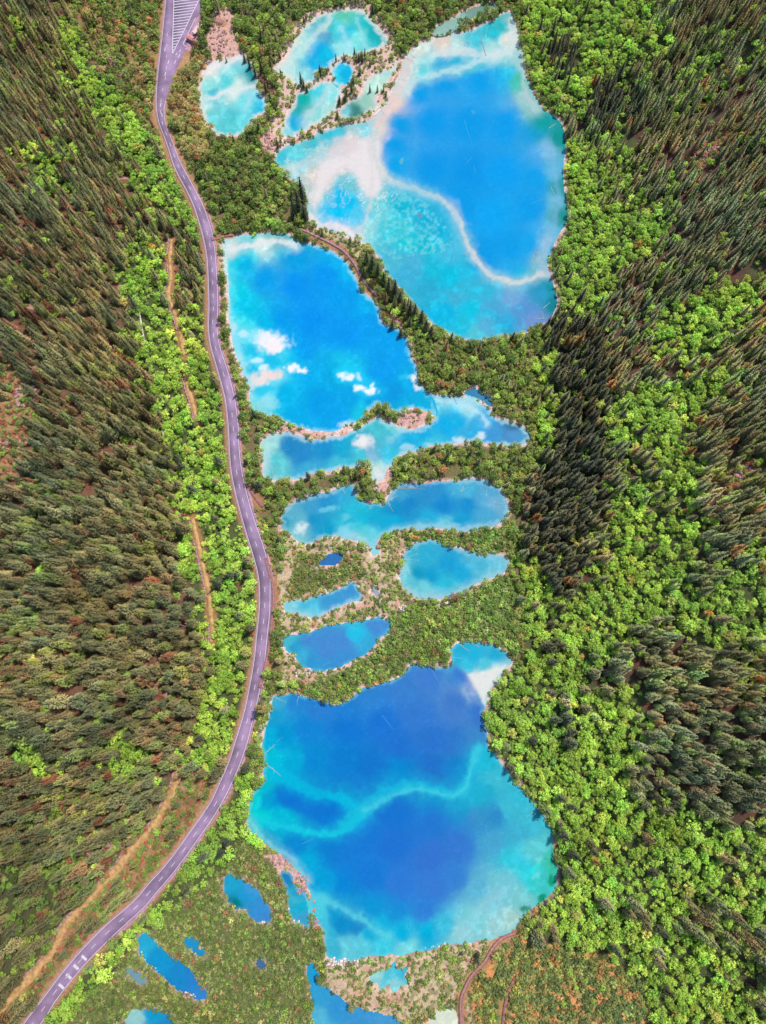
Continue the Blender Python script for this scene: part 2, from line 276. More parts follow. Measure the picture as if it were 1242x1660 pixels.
zone([(430,210),(448,215),(445,250),(425,250)], 7); zone([(605,750),(630,760),(628,800),(605,800)], 7)
zone([(488,372),(540,370),(590,395),(580,420),(540,400)], 5)
def zlook(u, v):
    i = np.clip(((u + Z0) / 2).astype(int), 0, ZW - 1); j = np.clip(((v + Z0) / 2).astype(int), 0, ZH - 1)
    return ZONE[j, i]
# ------------------------------------------------------------------ materials
def mat(name):
    m = bpy.data.materials.new(name); m.use_nodes = True; nt = m.node_tree
    return m, nt, nt.nodes['Principled BSDF']
def N(nt, t, **kw):
    n = nt.nodes.new(t)
    for k, v in kw.items(): setattr(n, k, v)
    return n
def noisy(name, c, rough=0.9, scale=1.0, amt=0.25, bump=0.3, c2=None):
    m, nt, b = mat(name); L = nt.links
    g = N(nt, 'ShaderNodeNewGeometry'); no = N(nt, 'ShaderNodeTexNoise'); no.inputs['Scale'].default_value = scale; no.inputs['Detail'].default_value = 6
    L.new(g.outputs['Position'], no.inputs['Vector'])
    mx = N(nt, 'ShaderNodeMix', data_type='RGBA')
    ca = np.array(c); cb = np.array(c2) if c2 is not None else ca * (1 - amt)
    mx.inputs[6].default_value = (*np.clip(ca * (1 + amt * .5), 0, 1), 1); mx.inputs[7].default_value = (*cb, 1)
    r = N(nt, 'ShaderNodeMapRange'); r.inputs[1].default_value = 0.35; r.inputs[2].default_value = 0.65
    L.new(no.outputs[0], r.inputs[0]); L.new(r.outputs[0], mx.inputs[0]); L.new(mx.outputs[2], b.inputs['Base Color'])
    b.inputs['Roughness'].default_value = rough
    bp = N(nt, 'ShaderNodeBump'); bp.inputs['Strength'].default_value = bump; bp.inputs['Distance'].default_value = 0.2
    L.new(no.outputs[0], bp.inputs['Height']); L.new(bp.outputs[0], b.inputs['Normal'])
    return m
M = {}
def ground_material():
    m, nt, b = mat('ground'); L = nt.links
    at = N(nt, 'ShaderNodeAttribute', attribute_name='Col'); g = N(nt, 'ShaderNodeNewGeometry')
    n1 = N(nt, 'ShaderNodeTexNoise'); n1.inputs['Scale'].default_value = 0.9; n1.inputs['Detail'].default_value = 8; n1.inputs['Roughness'].default_value = 0.7
    L.new(g.outputs['Position'], n1.inputs['Vector'])
    r = N(nt, 'ShaderNodeMapRange'); r.inputs[1].default_value = 0.3; r.inputs[2].default_value = 0.7; r.inputs[3].default_value = 0.55; r.inputs[4].default_value = 1.35
    L.new(n1.outputs[0], r.inputs[0])
    h = N(nt, 'ShaderNodeVectorMath', operation='SCALE'); L.new(at.outputs['Color'], h.inputs[0]); L.new(r.outputs[0], h.inputs['Scale'])
    L.new(h.outputs[0], b.inputs['Base Color']); b.inputs['Roughness'].default_value = 0.95
    bp = N(nt, 'ShaderNodeBump'); bp.inputs['Strength'].default_value = 0.7; bp.inputs['Distance'].default_value = 0.4
    L.new(n1.outputs[0], bp.inputs['Height']); L.new(bp.outputs[0], b.inputs['Normal']); return m
M['ground'] = ground_material()
def water_material():
    m, nt, b = mat('lake_water'); L = nt.links
    at = N(nt, 'ShaderNodeAttribute', attribute_name='Col'); g = N(nt, 'ShaderNodeNewGeometry')
    n1 = N(nt, 'ShaderNodeTexNoise'); n1.inputs['Scale'].default_value = 0.55; n1.inputs['Detail'].default_value = 9; n1.inputs['Roughness'].default_value = 0.75
    L.new(g.outputs['Position'], n1.inputs['Vector'])
    r = N(nt, 'ShaderNodeMapRange'); r.inputs[1].default_value = 0.3; r.inputs[2].default_value = 0.7; r.inputs[3].default_value = 0.93; r.inputs[4].default_value = 1.06
    L.new(n1.outputs[0], r.inputs[0])
    h = N(nt, 'ShaderNodeVectorMath', operation='SCALE'); L.new(at.outputs['Color'], h.inputs[0]); L.new(r.outputs[0], h.inputs['Scale'])
    L.new(h.outputs[0], b.inputs['Base Color']); b.inputs['Roughness'].default_value = 0.06; b.inputs['IOR'].default_value = 1.33; b.inputs['Specular IOR Level'].default_value = 0.3
    n2 = N(nt, 'ShaderNodeTexNoise'); n2.inputs['Scale'].default_value = 1.6; n2.inputs['Detail'].default_value = 3
    L.new(g.outputs['Position'], n2.inputs['Vector'])
    bp = N(nt, 'ShaderNodeBump'); bp.inputs['Strength'].default_value = 0.06; bp.inputs['Distance'].default_value = 0.1
    L.new(n2.outputs[0], bp.inputs['Height']); L.new(bp.outputs[0], b.inputs['Normal']); return m
M['water'] = water_material()
def leaf_material(name, nscale, lo, hi, transl):
    m, nt, b = mat(name); L = nt.links
    at = N(nt, 'ShaderNodeAttribute', attribute_name='tint'); at.attribute_type = 'INSTANCER'
    lf = N(nt, 'ShaderNodeAttribute', attribute_name='leaf')
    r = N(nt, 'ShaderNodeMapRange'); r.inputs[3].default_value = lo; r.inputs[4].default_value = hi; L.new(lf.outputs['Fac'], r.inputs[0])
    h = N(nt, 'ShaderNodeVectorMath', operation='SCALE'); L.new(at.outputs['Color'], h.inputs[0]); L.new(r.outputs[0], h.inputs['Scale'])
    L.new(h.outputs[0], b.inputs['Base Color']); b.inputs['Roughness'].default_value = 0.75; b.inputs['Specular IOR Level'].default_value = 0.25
    tr = N(nt, 'ShaderNodeBsdfTranslucent'); L.new(h.outputs[0], tr.inputs[0])
    ms = N(nt, 'ShaderNodeMixShader'); ms.inputs[0].default_value = transl
    L.new(b.outputs[0], ms.inputs[1]); L.new(tr.outputs[0], ms.inputs[2]); L.new(ms.outputs[0], nt.nodes['Material Output'].inputs[0]); return m
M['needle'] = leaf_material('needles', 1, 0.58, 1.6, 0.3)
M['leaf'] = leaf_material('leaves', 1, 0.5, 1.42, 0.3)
M['bark'] = noisy('bark', (0.16, 0.12, 0.09), 0.9, 4, 0.4)
M['asphalt'] = noisy('asphalt', s2l((170,140,174)) * 0.62, 0.85, 0.12, 0.34, 0.1)
M['white'] = noisy('road_paint', (0.55, 0.50, 0.54), 0.7, 1.2, 0.2, 0.05)
M['kerb'] = noisy('kerb_stone', s2l((222,182,184)) * 0.52, 0.85, 1.5, 0.25)
M['pinkwalk'] = noisy('walkway_slabs', s2l((200,150,165)) * 0.72, 0.85, 0.8, 0.3)
M['dirt'] = noisy('dirt_path', s2l((216,170,116)) * 0.7, 0.95, 0.5, 0.3, 0.5, s2l((186,146,88)) * 0.66)
M['wood'] = noisy('weathered_boards', s2l((196,140,134)) * 0.66, 0.85, 1.6, 0.4)
M['redwood'] = noisy('red_stained_boards', s2l((130,70,85)) * 0.66, 0.85, 1.6, 0.4)
M['log'] = noisy('bleached_log', s2l((190,218,220)) * 0.6, 0.85, 2.0, 0.35)
M['tanlog'] = noisy('pink_log', s2l((190,150,140)) * 0.7, 0.85, 2.0, 0.35)
M['cyanlog'] = noisy('algae_covered_log', s2l((90,180,215)) * 0.6, 0.6, 2.0, 0.35)
M['darklog'] = noisy('dark_wet_log', s2l((30,85,110)) * 0.7, 0.6, 2.0, 0.35)
M['rock'] = noisy('pale_rock', s2l((235,215,210)) * 0.78, 0.9, 1.2, 0.4, 0.6)
M['pinkrock'] = noisy('pink_rock', s2l((200,155,150)) * 0.72, 0.9, 1.2, 0.4, 0.6)
M['roof'] = noisy('roof_sheet', s2l((235,200,205)) * 0.8, 0.7, 0.8, 0.2)
M['roof2'] = noisy('roof_tiles', s2l((225,150,140)) * 0.75, 0.7, 0.8, 0.25)
M['metal'] = noisy('painted_steel', (0.35, 0.33, 0.33), 0.5, 3, 0.2)
# ------------------------------------------------------------------ mesh helpers
def mesh_from(name, V, F, material=None, attrs=None, smooth=False):
    me = bpy.data.meshes.new(name); V = np.asarray(V, np.float32); F = np.asarray(F, np.int32)
    me.vertices.add(len(V)); me.vertices.foreach_set('co', V.ravel())
    k = F.shape[1]; me.loops.add(F.size); me.loops.foreach_set('vertex_index', F.ravel())
    me.polygons.add(len(F)); me.polygons.foreach_set('loop_start', np.arange(len(F), dtype=np.int32) * k)
    if smooth: me.polygons.foreach_set('use_smooth', np.ones(len(F), bool))
    if material: me.materials.append(material)
    for an, (dom, typ, dat) in (attrs or {}).items():
        a = me.attributes.new(an, typ, dom)
        if typ == 'FLOAT_COLOR': a.data.foreach_set('color', np.asarray(dat, np.float32).ravel())
        elif typ == 'FLOAT': a.data.foreach_set('value', np.asarray(dat, np.float32).ravel())
        elif typ == 'INT': a.data.foreach_set('value', np.asarray(dat, np.int32).ravel())
        elif typ == 'FLOAT_VECTOR': a.data.foreach_set('vector', np.asarray(dat, np.float32).ravel())
    me.update(calc_edges=True); me.validate()
    return me
def put(name, me, parent=None, **props):
    o = bpy.data.objects.new(name, me); col.objects.link(o)
    if parent is not None: o.parent = parent
    for k, v in props.items(): o[k] = v
    return o
def empty(name, loc, rz=0, **props):
    o = bpy.data.objects.new(name, None); col.objects.link(o); o.location = loc; o.rotation_euler = (0, 0, rz); o.empty_display_size = 0.5
    for k, v in props.items(): o[k] = v
    return o
# ------------------------------------------------------------------ ground sheet
PU, PV, PD = project(GX, GY, HZ)
zc = zlook(np.clip(PU + fbm(GX / 4, GY / 4, 3, 3) * 8, -70, 1310), np.clip(PV + fbm(GX / 4, GY / 4, 4, 3) * 8, -70, 1730))
GC = {0:(128,88,68),1:(98,70,58),2:(84,92,48),3:(126,108,72),4:(112,114,66),5:(212,184,150),6:(206,156,100),7:(222,172,158),8:(58,56,40),9:(150,118,78),10:(176,150,100),11:(122,124,72),12:(176,132,92),13:(226,188,172),14:(122,88,64),15:(84,84,50)}
lut = np.array([s2l(GC[i]) * 0.8 for i in range(16)]); cg = lut[zc]
a1 = fbm(GX / 7, GY / 7, 41, 4)[..., None]; a2 = fbm(GX / 2.5, GY / 2.5, 43, 3)[..., None]
slope_red = s2l((126,66,48)) * 0.8; slope_grn = s2l((96,112,58)) * 0.8; pink = s2l((226,172,160)) * 0.8
on_slope = np.isin(zc, (0, 1, 12, 14))[..., None]
cg = np.where(on_slope, cg * (1 - sstep(0.05, 0.45, a1) * 0.55) + slope_red * sstep(0.05, 0.45, a1) * 0.55, cg)
cg = np.where(on_slope, cg * (1 - sstep(0.1, 0.5, -a1) * 0.6) + slope_grn * sstep(0.1, 0.5, -a1) * 0.6, cg)
rough_pink = on_slope & np.isin(zc, (0, 12))[..., None]
cg = np.where(rough_pink, cg + (pink - cg) * sstep(0.42, 0.6, fbm(GX / 9, GY / 5, 47, 3))[..., None] * 0.7, cg)
marsh = np.isin(zc, (4, 5, 6, 3))[..., None]
cg = np.where(marsh, cg + (s2l((120,124,66)) * 0.8 - cg) * sstep(0.0, 0.4, a2) * 0.7, cg)
cg = np.where(np.isin(zc, (5, 6))[..., None], cg + (s2l((214,150,130)) * 0.8 - cg) * sstep(0.1, 0.5, -a1) * 0.6, cg)
cg = np.where((zc == 6)[..., None], s2l((150,150,84)) * .8 + (s2l((222,150,92)) * .85 - s2l((150,150,84)) * .8) * sstep(-.15, .25, fbm(GX / 4, GY / 5, 61, 3))[..., None], cg)
sh = (sstep(3.4, 0.6, LSn + fbm(GX / 2, GY / 2, 53, 3) * 1.2))[..., None]
shc = s2l((238,208,196)) * 0.85 + (s2l((220,160,140)) * 0.8 - s2l((238,208,196)) * 0.85) * sstep(-0.2, 0.4, a2)
upper = sstep(1420, 1100, PV)[..., None] * 0.6 + 0.4
cg = cg + (shc - cg) * sh * upper
rd = sstep(7.5, 4.0, DROAD)[..., None] ; cg = cg + (s2l((205,150,112)) * 0.75 - cg) * rd * 0.8
pdm = sstep(4.5, 2.0, DPATH)[..., None]; cg = cg + (s2l((190,135,90)) * 0.75 - cg) * pdm * 0.8
cg = np.where((LSn < -0.2)[..., None], s2l((190,215,205)) * 0.8, cg)
ny, nx = GX.shape; idx = np.arange(nx * ny).reshape(ny, nx)
cg = cg * 0.88
F = np.stack([idx[:-1, :-1], idx[:-1, 1:], idx[1:, 1:], idx[1:, :-1]], -1).reshape(-1, 4)
V = np.stack([GX, GY, HZ], -1).reshape(-1, 3)
C4 = np.concatenate([np.clip(cg, 0, 1), np.ones((*cg.shape[:2], 1))], -1).reshape(-1, 4)
put('ground', mesh_from('ground', V, F, M['ground'], {'Col': ('POINT', 'FLOAT_COLOR', C4)}, True), kind='structure')
# ------------------------------------------------------------------ water: colour of the lake by depth, tree shade and reflections painted in (control tones), ridges, mounds
CT = {  # dark teal shore tones paint tree shade and reflection; violet is partly painted reflection
'A': [(345,110,235,230,225),(370,112,150,220,225),(392,105,90,200,215),(347,148,20,180,205),(365,135,90,210,220),(410,118,0,130,150),(340,140,150,225,225),(380,145,215,235,230),(350,185,110,205,215),(375,190,80,190,205),(370,210,90,200,210),(400,170,120,220,230),(420,175,40,185,225),(395,200,110,215,225),(330,165,190,225,225)],
'B1': [(560,25,90,200,180),(590,40,0,185,195),(605,55,0,170,185),(580,60,120,225,225),(545,45,60,200,210),(525,55,60,150,200),(515,85,0,165,230),(505,105,0,170,225),(480,70,170,225,220),(465,100,180,225,220),(490,115,150,215,220),(530,95,0,180,225),(555,75,150,225,230),(530,40,0,180,190),(560,50,20,190,220),(490,85,100,210,215),(475,120,190,225,225)],
'B2': [(556,120,0,175,230),(545,125,60,205,230)],
'B3': [(480,200,0,165,220),(485,210,30,185,225),(463,210,150,215,225),(495,160,0,170,170),(480,170,40,165,175),(520,150,60,200,220),(540,150,140,225,230),(505,190,140,215,215),(530,175,170,220,215),(515,165,110,210,220)],
'B4': [(635,110,150,220,220),(610,130,190,225,215),(590,160,150,200,190),(575,180,60,120,125),(560,185,120,200,215),(605,170,160,200,190)],
'C': [(460,255,60,190,215),(480,250,100,205,220),(510,235,70,185,205),(540,222,50,185,210),(470,272,170,215,220),(520,245,170,210,215),(545,262,222,206,202),(570,240,222,210,206),(600,240,215,212,210),(520,290,216,204,200),(510,320,205,208,205),(512,345,110,205,225),(530,325,150,205,210),(548,322,0,180,225),(545,345,0,195,238),(570,330,0,190,232),(590,345,120,205,220),(565,300,110,195,215),(595,300,205,210,208),(600,275,222,212,208),(612,330,110,205,215),(590,365,150,215,220),(540,362,0,190,235),
 (620,215,225,208,200),(598,210,130,205,218),(640,170,235,205,192),(655,140,200,215,215),(665,110,180,215,215),(690,95,150,215,220),(680,82,215,222,215),(715,72,225,200,188),(740,75,180,220,220),(765,68,60,190,215),(800,55,30,180,205),(818,42,0,175,190),(826,60,225,222,215),(800,80,150,215,220),(770,98,60,185,220),(740,100,0,170,215),(715,102,0,165,215),(690,115,100,205,220),
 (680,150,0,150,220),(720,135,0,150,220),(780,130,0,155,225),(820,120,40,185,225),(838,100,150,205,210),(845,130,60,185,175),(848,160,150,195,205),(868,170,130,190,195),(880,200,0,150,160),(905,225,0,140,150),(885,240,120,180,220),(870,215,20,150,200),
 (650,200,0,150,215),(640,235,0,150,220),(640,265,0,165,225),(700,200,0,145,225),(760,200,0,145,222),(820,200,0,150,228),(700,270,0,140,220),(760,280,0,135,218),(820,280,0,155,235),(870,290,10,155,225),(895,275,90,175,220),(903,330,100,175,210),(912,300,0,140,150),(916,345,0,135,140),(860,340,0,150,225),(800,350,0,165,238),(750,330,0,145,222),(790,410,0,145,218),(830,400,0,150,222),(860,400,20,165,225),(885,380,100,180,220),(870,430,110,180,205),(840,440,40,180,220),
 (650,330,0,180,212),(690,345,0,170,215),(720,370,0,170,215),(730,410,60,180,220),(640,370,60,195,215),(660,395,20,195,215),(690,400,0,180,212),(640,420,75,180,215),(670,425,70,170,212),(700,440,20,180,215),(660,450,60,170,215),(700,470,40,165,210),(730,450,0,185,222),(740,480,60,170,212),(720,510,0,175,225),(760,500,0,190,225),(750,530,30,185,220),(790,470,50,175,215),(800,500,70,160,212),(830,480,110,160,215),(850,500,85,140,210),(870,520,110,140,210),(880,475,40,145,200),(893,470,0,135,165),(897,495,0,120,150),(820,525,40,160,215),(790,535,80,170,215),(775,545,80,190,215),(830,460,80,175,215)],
'D': [(370,400,205,222,220),(400,405,60,205,225),(430,392,210,232,232),(410,384,60,200,205),(440,382,0,175,190),(460,388,0,160,185),(470,398,50,180,225),(480,420,0,150,225),(400,430,0,175,230),(380,430,0,200,228),(380,480,0,205,230),(400,500,0,190,230),(430,450,0,150,232),(480,460,0,138,238),(530,450,0,142,238),(560,480,0,150,238),(500,520,0,138,238),(560,540,0,142,238),(600,520,0,150,238),(640,560,0,155,240),(620,600,0,148,235),(480,560,0,145,236),(460,520,0,145,235),(430,520,0,175,230),(390,530,60,215,230),(400,560,90,225,232),(420,580,60,210,225),(405,590,0,195,222),(450,580,0,190,225),(440,600,60,215,232),(410,630,0,190,215),(405,655,120,215,220),(430,650,0,200,230),(460,640,0,175,232),(500,620,0,165,232),(480,670,0,165,230),(520,650,0,150,230),(550,670,0,155,232),(570,640,0,155,228),(540,610,0,160,225),(560,600,20,190,232),(600,645,0,155,228),(590,665,20,190,228),(640,640,0,145,225),(660,620,0,165,230),(650,655,0,165,222),(690,660,0,170,225),(565,440,0,175,236),(600,490,0,165,235),(540,420,0,165,232)],
'E': [(435,720,160,215,215),(440,745,90,195,210),(450,765,100,195,210),(470,725,30,125,195),(490,740,35,125,200),(500,760,60,165,215),(530,730,25,135,205),(555,725,20,160,210),(550,750,70,185,215),(575,710,30,170,210),(590,740,70,195,220),(610,700,70,185,205),(610,760,190,225,225),(600,730,90,170,205),(640,710,40,175,220),(630,735,60,190,225),(660,715,20,170,225),(640,690,60,190,205),(690,705,10,165,225),(700,715,60,190,225),(720,690,0,165,228),(710,650,90,205,232),(740,655,110,210,235),(760,665,150,215,230),(740,680,0,170,230),(770,700,40,165,225),(780,680,40,165,225),(800,700,60,145,215),(830,700,75,140,212),(845,705,60,145,205),(830,690,40,100,150),(700,640,20,140,200),(725,642,50,160,190)],
'E2': [(775,640,60,125,185)],
'F': [(465,845,40,150,190),(475,835,90,170,205),(490,850,110,180,205),(480,862,120,195,210),(510,845,20,140,200),(530,860,10,150,200),(505,820,60,150,205),(530,815,40,140,205),(560,800,50,165,215),(575,820,40,180,215),(560,840,30,175,210),(590,840,20,175,212),(560,860,80,195,220),(610,850,10,160,210),(605,875,60,200,220),(606,892,140,220,225),(590,870,80,200,215),(640,850,10,165,215),(640,830,15,135,200),(650,800,60,155,205),(660,815,20,125,200),(700,800,40,135,205),(720,820,10,125,205),(760,820,15,130,205),(750,795,70,170,215),(790,800,80,160,210),(805,820,110,170,212),(790,840,70,160,210),(750,845,15,150,210),(700,845,20,165,215),(720,852,90,195,220)],
'G': [(670,895,60,170,205),(690,900,40,165,210),(680,930,0,145,195),(700,935,5,150,205),(730,915,20,150,210),(750,930,20,160,215),(780,920,70,175,215),(810,915,110,190,220),(770,905,80,175,215),(720,950,40,180,215),(690,955,110,200,215),(665,945,90,190,210),(740,955,60,185,215),(790,930,110,190,215),(655,930,120,200,210)],
'H': [(535,906,50,105,185)],
'I': [(470,982,130,205,220),(500,985,70,180,220),(500,995,110,200,220),(540,975,60,145,210),(570,960,60,140,210),(575,970,80,155,210)],
'J': [(465,1040,70,180,210),(480,1050,40,150,205),(500,1040,68,130,208),(530,1050,70,128,210),(560,1040,70,128,210),(580,1025,40,185,222),(590,1035,55,160,215),(610,1015,70,130,210),(550,1070,60,135,210),(510,1075,50,140,208),(490,1065,60,165,212)],
'L': [(750,1050,30,165,205),(770,1060,30,175,215),(800,1060,30,160,205),(760,1075,60,190,215),(790,1075,90,200,215),(740,1065,40,170,210),
 (790,1100,225,225,215),(775,1098,222,226,218),(788,1118,215,222,216),(805,1090,215,222,212),(783,1135,120,170,205),
 (450,1140,60,160,210),(445,1160,20,150,210),(480,1140,35,125,210),(520,1150,40,115,208),(560,1150,30,115,208),(600,1130,45,120,208),(650,1110,55,115,205),(700,1100,62,112,205),(745,1100,60,120,205),(740,1140,62,108,200),(770,1160,55,110,200),(680,1160,50,108,205),(620,1170,25,102,208),(560,1180,15,105,208),(500,1180,15,120,210),(460,1190,0,140,212),(440,1195,0,165,215),(440,1225,0,185,215),(470,1230,0,160,212),(510,1230,5,125,208),(560,1230,8,112,205),(600,1240,15,105,202),(650,1210,30,100,205),(650,1245,5,120,205),(700,1200,40,102,202),(700,1245,30,98,198),(740,1200,45,105,200),(740,1245,20,115,200),(775,1190,60,115,198),
 (430,1265,0,180,210),(415,1300,0,200,215),(440,1300,0,150,208),(465,1290,12,112,202),(500,1300,18,115,202),(540,1320,12,110,200),(560,1305,18,120,202),(530,1335,10,125,205),(425,1325,0,205,215),(460,1325,0,175,210),(440,1352,0,150,205),(480,1365,8,125,205),(415,1345,20,190,215),
 (540,1380,10,115,205),(590,1350,15,112,205),(640,1320,15,105,200),(640,1370,30,102,202),(700,1340,35,110,200),(700,1390,58,105,200),(740,1370,60,112,200),(700,1300,20,130,200),(745,1310,30,145,200),(780,1290,30,165,205),(770,1330,55,135,200),(800,1320,45,130,198),(600,1420,15,115,208),(560,1430,5,120,210),(520,1430,0,150,215),(650,1430,50,115,208),(700,1440,62,115,205),(740,1420,60,125,205),(690,1480,50,122,208),(640,1480,20,140,212),(600,1470,10,140,212),(490,1400,0,160,215),(770,1440,90,170,208),
 (790,1240,30,175,210),(800,1260,60,180,210),(840,1290,50,180,212),(820,1310,60,180,210),(860,1330,60,180,210),(840,1350,60,165,205),(800,1370,70,155,205),(830,1390,50,190,215),(870,1380,90,195,208),(860,1420,40,205,212),(880,1430,60,190,195),(820,1430,110,190,210),(800,1460,120,190,210),(840,1460,120,195,205),(770,1490,120,200,212),(800,1500,150,200,208),(830,1490,160,200,200),(750,1515,140,200,212),(720,1500,60,180,215),(690,1515,0,165,215),(650,1515,0,170,220),(660,1535,120,210,220),(620,1500,10,170,218),(620,1530,60,195,220),(590,1530,90,195,215),(560,1540,100,195,215),(540,1540,60,170,205),(555,1500,10,130,200),(580,1505,20,120,195),(540,1480,15,145,205),(600,1515,15,165,212),(535,1515,40,160,205),(515,1470,60,200,215),(895,1400,60,190,170)],
'M': [(375,1435,30,155,205),(400,1450,25,145,210),(420,1470,55,135,210),(430,1488,60,125,205),(385,1464,0,110,130),(410,1445,60,145,215)],
'N': [(465,1425,20,120,185),(480,1450,10,150,205),(485,1470,20,165,205),(475,1455,70,175,205),(492,1490,60,155,205)],
'O': [(235,1530,40,165,215),(260,1555,20,140,208),(290,1590,25,125,200),(315,1600,40,120,205),(325,1612,50,125,205)],
'P': [(315,1532,35,140,205)], 'Q': [(220,1650,150,200,205),(245,1650,10,145,205),(270,1670,30,125,200)],
'R': [(506,1580,30,150,215),(515,1610,50,150,210),(545,1635,50,140,210),(520,1650,80,170,210),(580,1650,60,140,210),(630,1665,70,145,210)],
'S': [(630,1585,80,190,215),(610,1580,150,205,210),(650,1575,60,180,215),(640,1595,140,205,215)],
'T': [(420,1560,70,95,165)], 'U': [(220,1582,120,150,175)], 'W': [(720,1655,215,220,205)], 'V': [(740,35,150,185,180),(770,20,120,150,150)], 'X': [(609,960,165,165,195)],
}
EDGE = {'A': (7,230,225,215,.8), 'B1': (10,228,226,214,.85), 'B2': (5,215,225,222,.7), 'B3': (8,228,222,212,.8), 'B4': (7,228,214,202,.75), 'C': (5,190,215,215,.5), 'D': (6,160,225,235,.65), 'E': (7,190,225,228,.65), 'F': (7,160,205,215,.7), 'G': (8,150,205,215,.7), 'I': (5,150,210,222,.7), 'J': (4,90,190,215,.6), 'L': (4,120,205,215,.5), 'N': (3,170,200,205,.4),'M':(2,110,160,180,.3)}
# ridge lines: (lake, points, half width px, colour, strength)
RIDGE = [
('C', [(612,205),(607,225),(608,250),(614,268),(626,286),(648,300),(690,313),(724,330),(744,358),(755,392),(772,420),(795,445),(820,456),(850,455),(886,443)], 5, (212,214,206), .95),
('C', [(640,305),(690,318),(724,345),(738,380),(742,400)], 9, (95,195,218), .5),
('C', [(648,152),(672,132),(708,120),(745,112),(775,100),(806,92),(832,80)], 5, (185,222,220), .9),
('C', [(700,88),(740,82),(780,88),(815,85),(832,72),(827,32)], 7, (215,225,218), .85),
('C', [(600,225),(602,290),(598,345),(575,375)], 3, (222,214,208), .6),
('C', [(612,200),(628,178),(645,150),(655,125),(662,95)], 7, (230,205,195), .8),
('C', [(500,352),(520,362),(548,370),(578,384)], 6, (248,228,222), .95),
('C', [(452,280),(480,270),(520,258),(560,248)], 4, (205,212,210), .6),
('C', [(850,100),(850,140),(858,165),(872,180)], 5, (190,205,200), .7),
('C', [(884,230),(896,260),(902,290),(906,330),(890,390)], 5, (125,180,215), .5),
('C', [(888,390),(878,420),(886,442)], 7, (165,190,205), .7),
('D', [(366,404),(395,400),(425,394),(450,392),(478,396)], 6, (232,232,226), .95),
('D', [(364,400),(366,420),(368,450),(370,500),(378,540),(390,590),(402,640)], 5, (150,225,235), .7),
('A', [(340,160),(365,152),(385,144),(410,142)], 4, (225,232,226), .9),
('A', [(335,112),(355,108),(378,98),(392,92)], 6, (235,230,225), .9),
('A', [(412,150),(405,165),(400,180)], 4, (175,225,230), .6),
('B1', [(452,112),(475,95),(500,70),(520,48),(535,30)], 6, (205,228,220), .8),
('B1', [(555,45),(565,75),(560,88)], 5, (170,228,230), .7), ('B1', [(580,30),(592,75)], 4, (160,222,225), .6),
('B3', [(535,140),(520,165),(500,185),(495,205)], 6, (205,220,214), .6),
('E', [(700,644),(725,652),(755,657),(775,668),(790,690)], 4, (190,228,238), .8),
('E', [(610,668),(640,690),(650,702),(630,712)], 4, (150,215,220), .6),
('F', [(604,862),(606,895)], 6, (120,215,225), .6), ('F', [(545,870),(575,872),(600,885)], 5, (190,215,218), .6), ('F', [(617,866),(660,856),(700,852),(745,858),(790,852)], 4, (150,205,215), .7),
('L', [(440,1248),(470,1265),(506,1283),(545,1292),(575,1308)], 9, (0,185,212), .9),
('L', [(405,1322),(448,1338),(488,1345),(533,1353),(560,1341),(592,1316)], 6, (20,200,214), .95),
('L', [(560,1335),(592,1308),(632,1280),(677,1275),(714,1284),(745,1286),(763,1252),(777,1216)], 11, (20,185,210), .9),
('L', [(592,1314),(640,1288),(677,1280),(720,1288),(747,1286),(762,1255),(777,1212)], 4, (70,205,215), .7),
('L', [(518,1458),(540,1465),(560,1473),(585,1488),(605,1502),(632,1520)], 5, (90,205,215), .8),
('L', [(505,1445),(522,1475),(530,1520)], 6, (80,200,215), .6),
('L', [(406,1330),(430,1362),(470,1392),(500,1430)], 5, (150,215,215), .6),
('L', [(748,1520),(775,1480),(800,1455),(820,1440)], 6, (150,205,210), .5),
('I', [(470,992),(500,999),(540,990),(580,976)], 3, (200,210,215), .7),
('G', [(658,958),(690,972),(730,968),(770,952),(812,934)], 5, (195,208,212), .7),
]
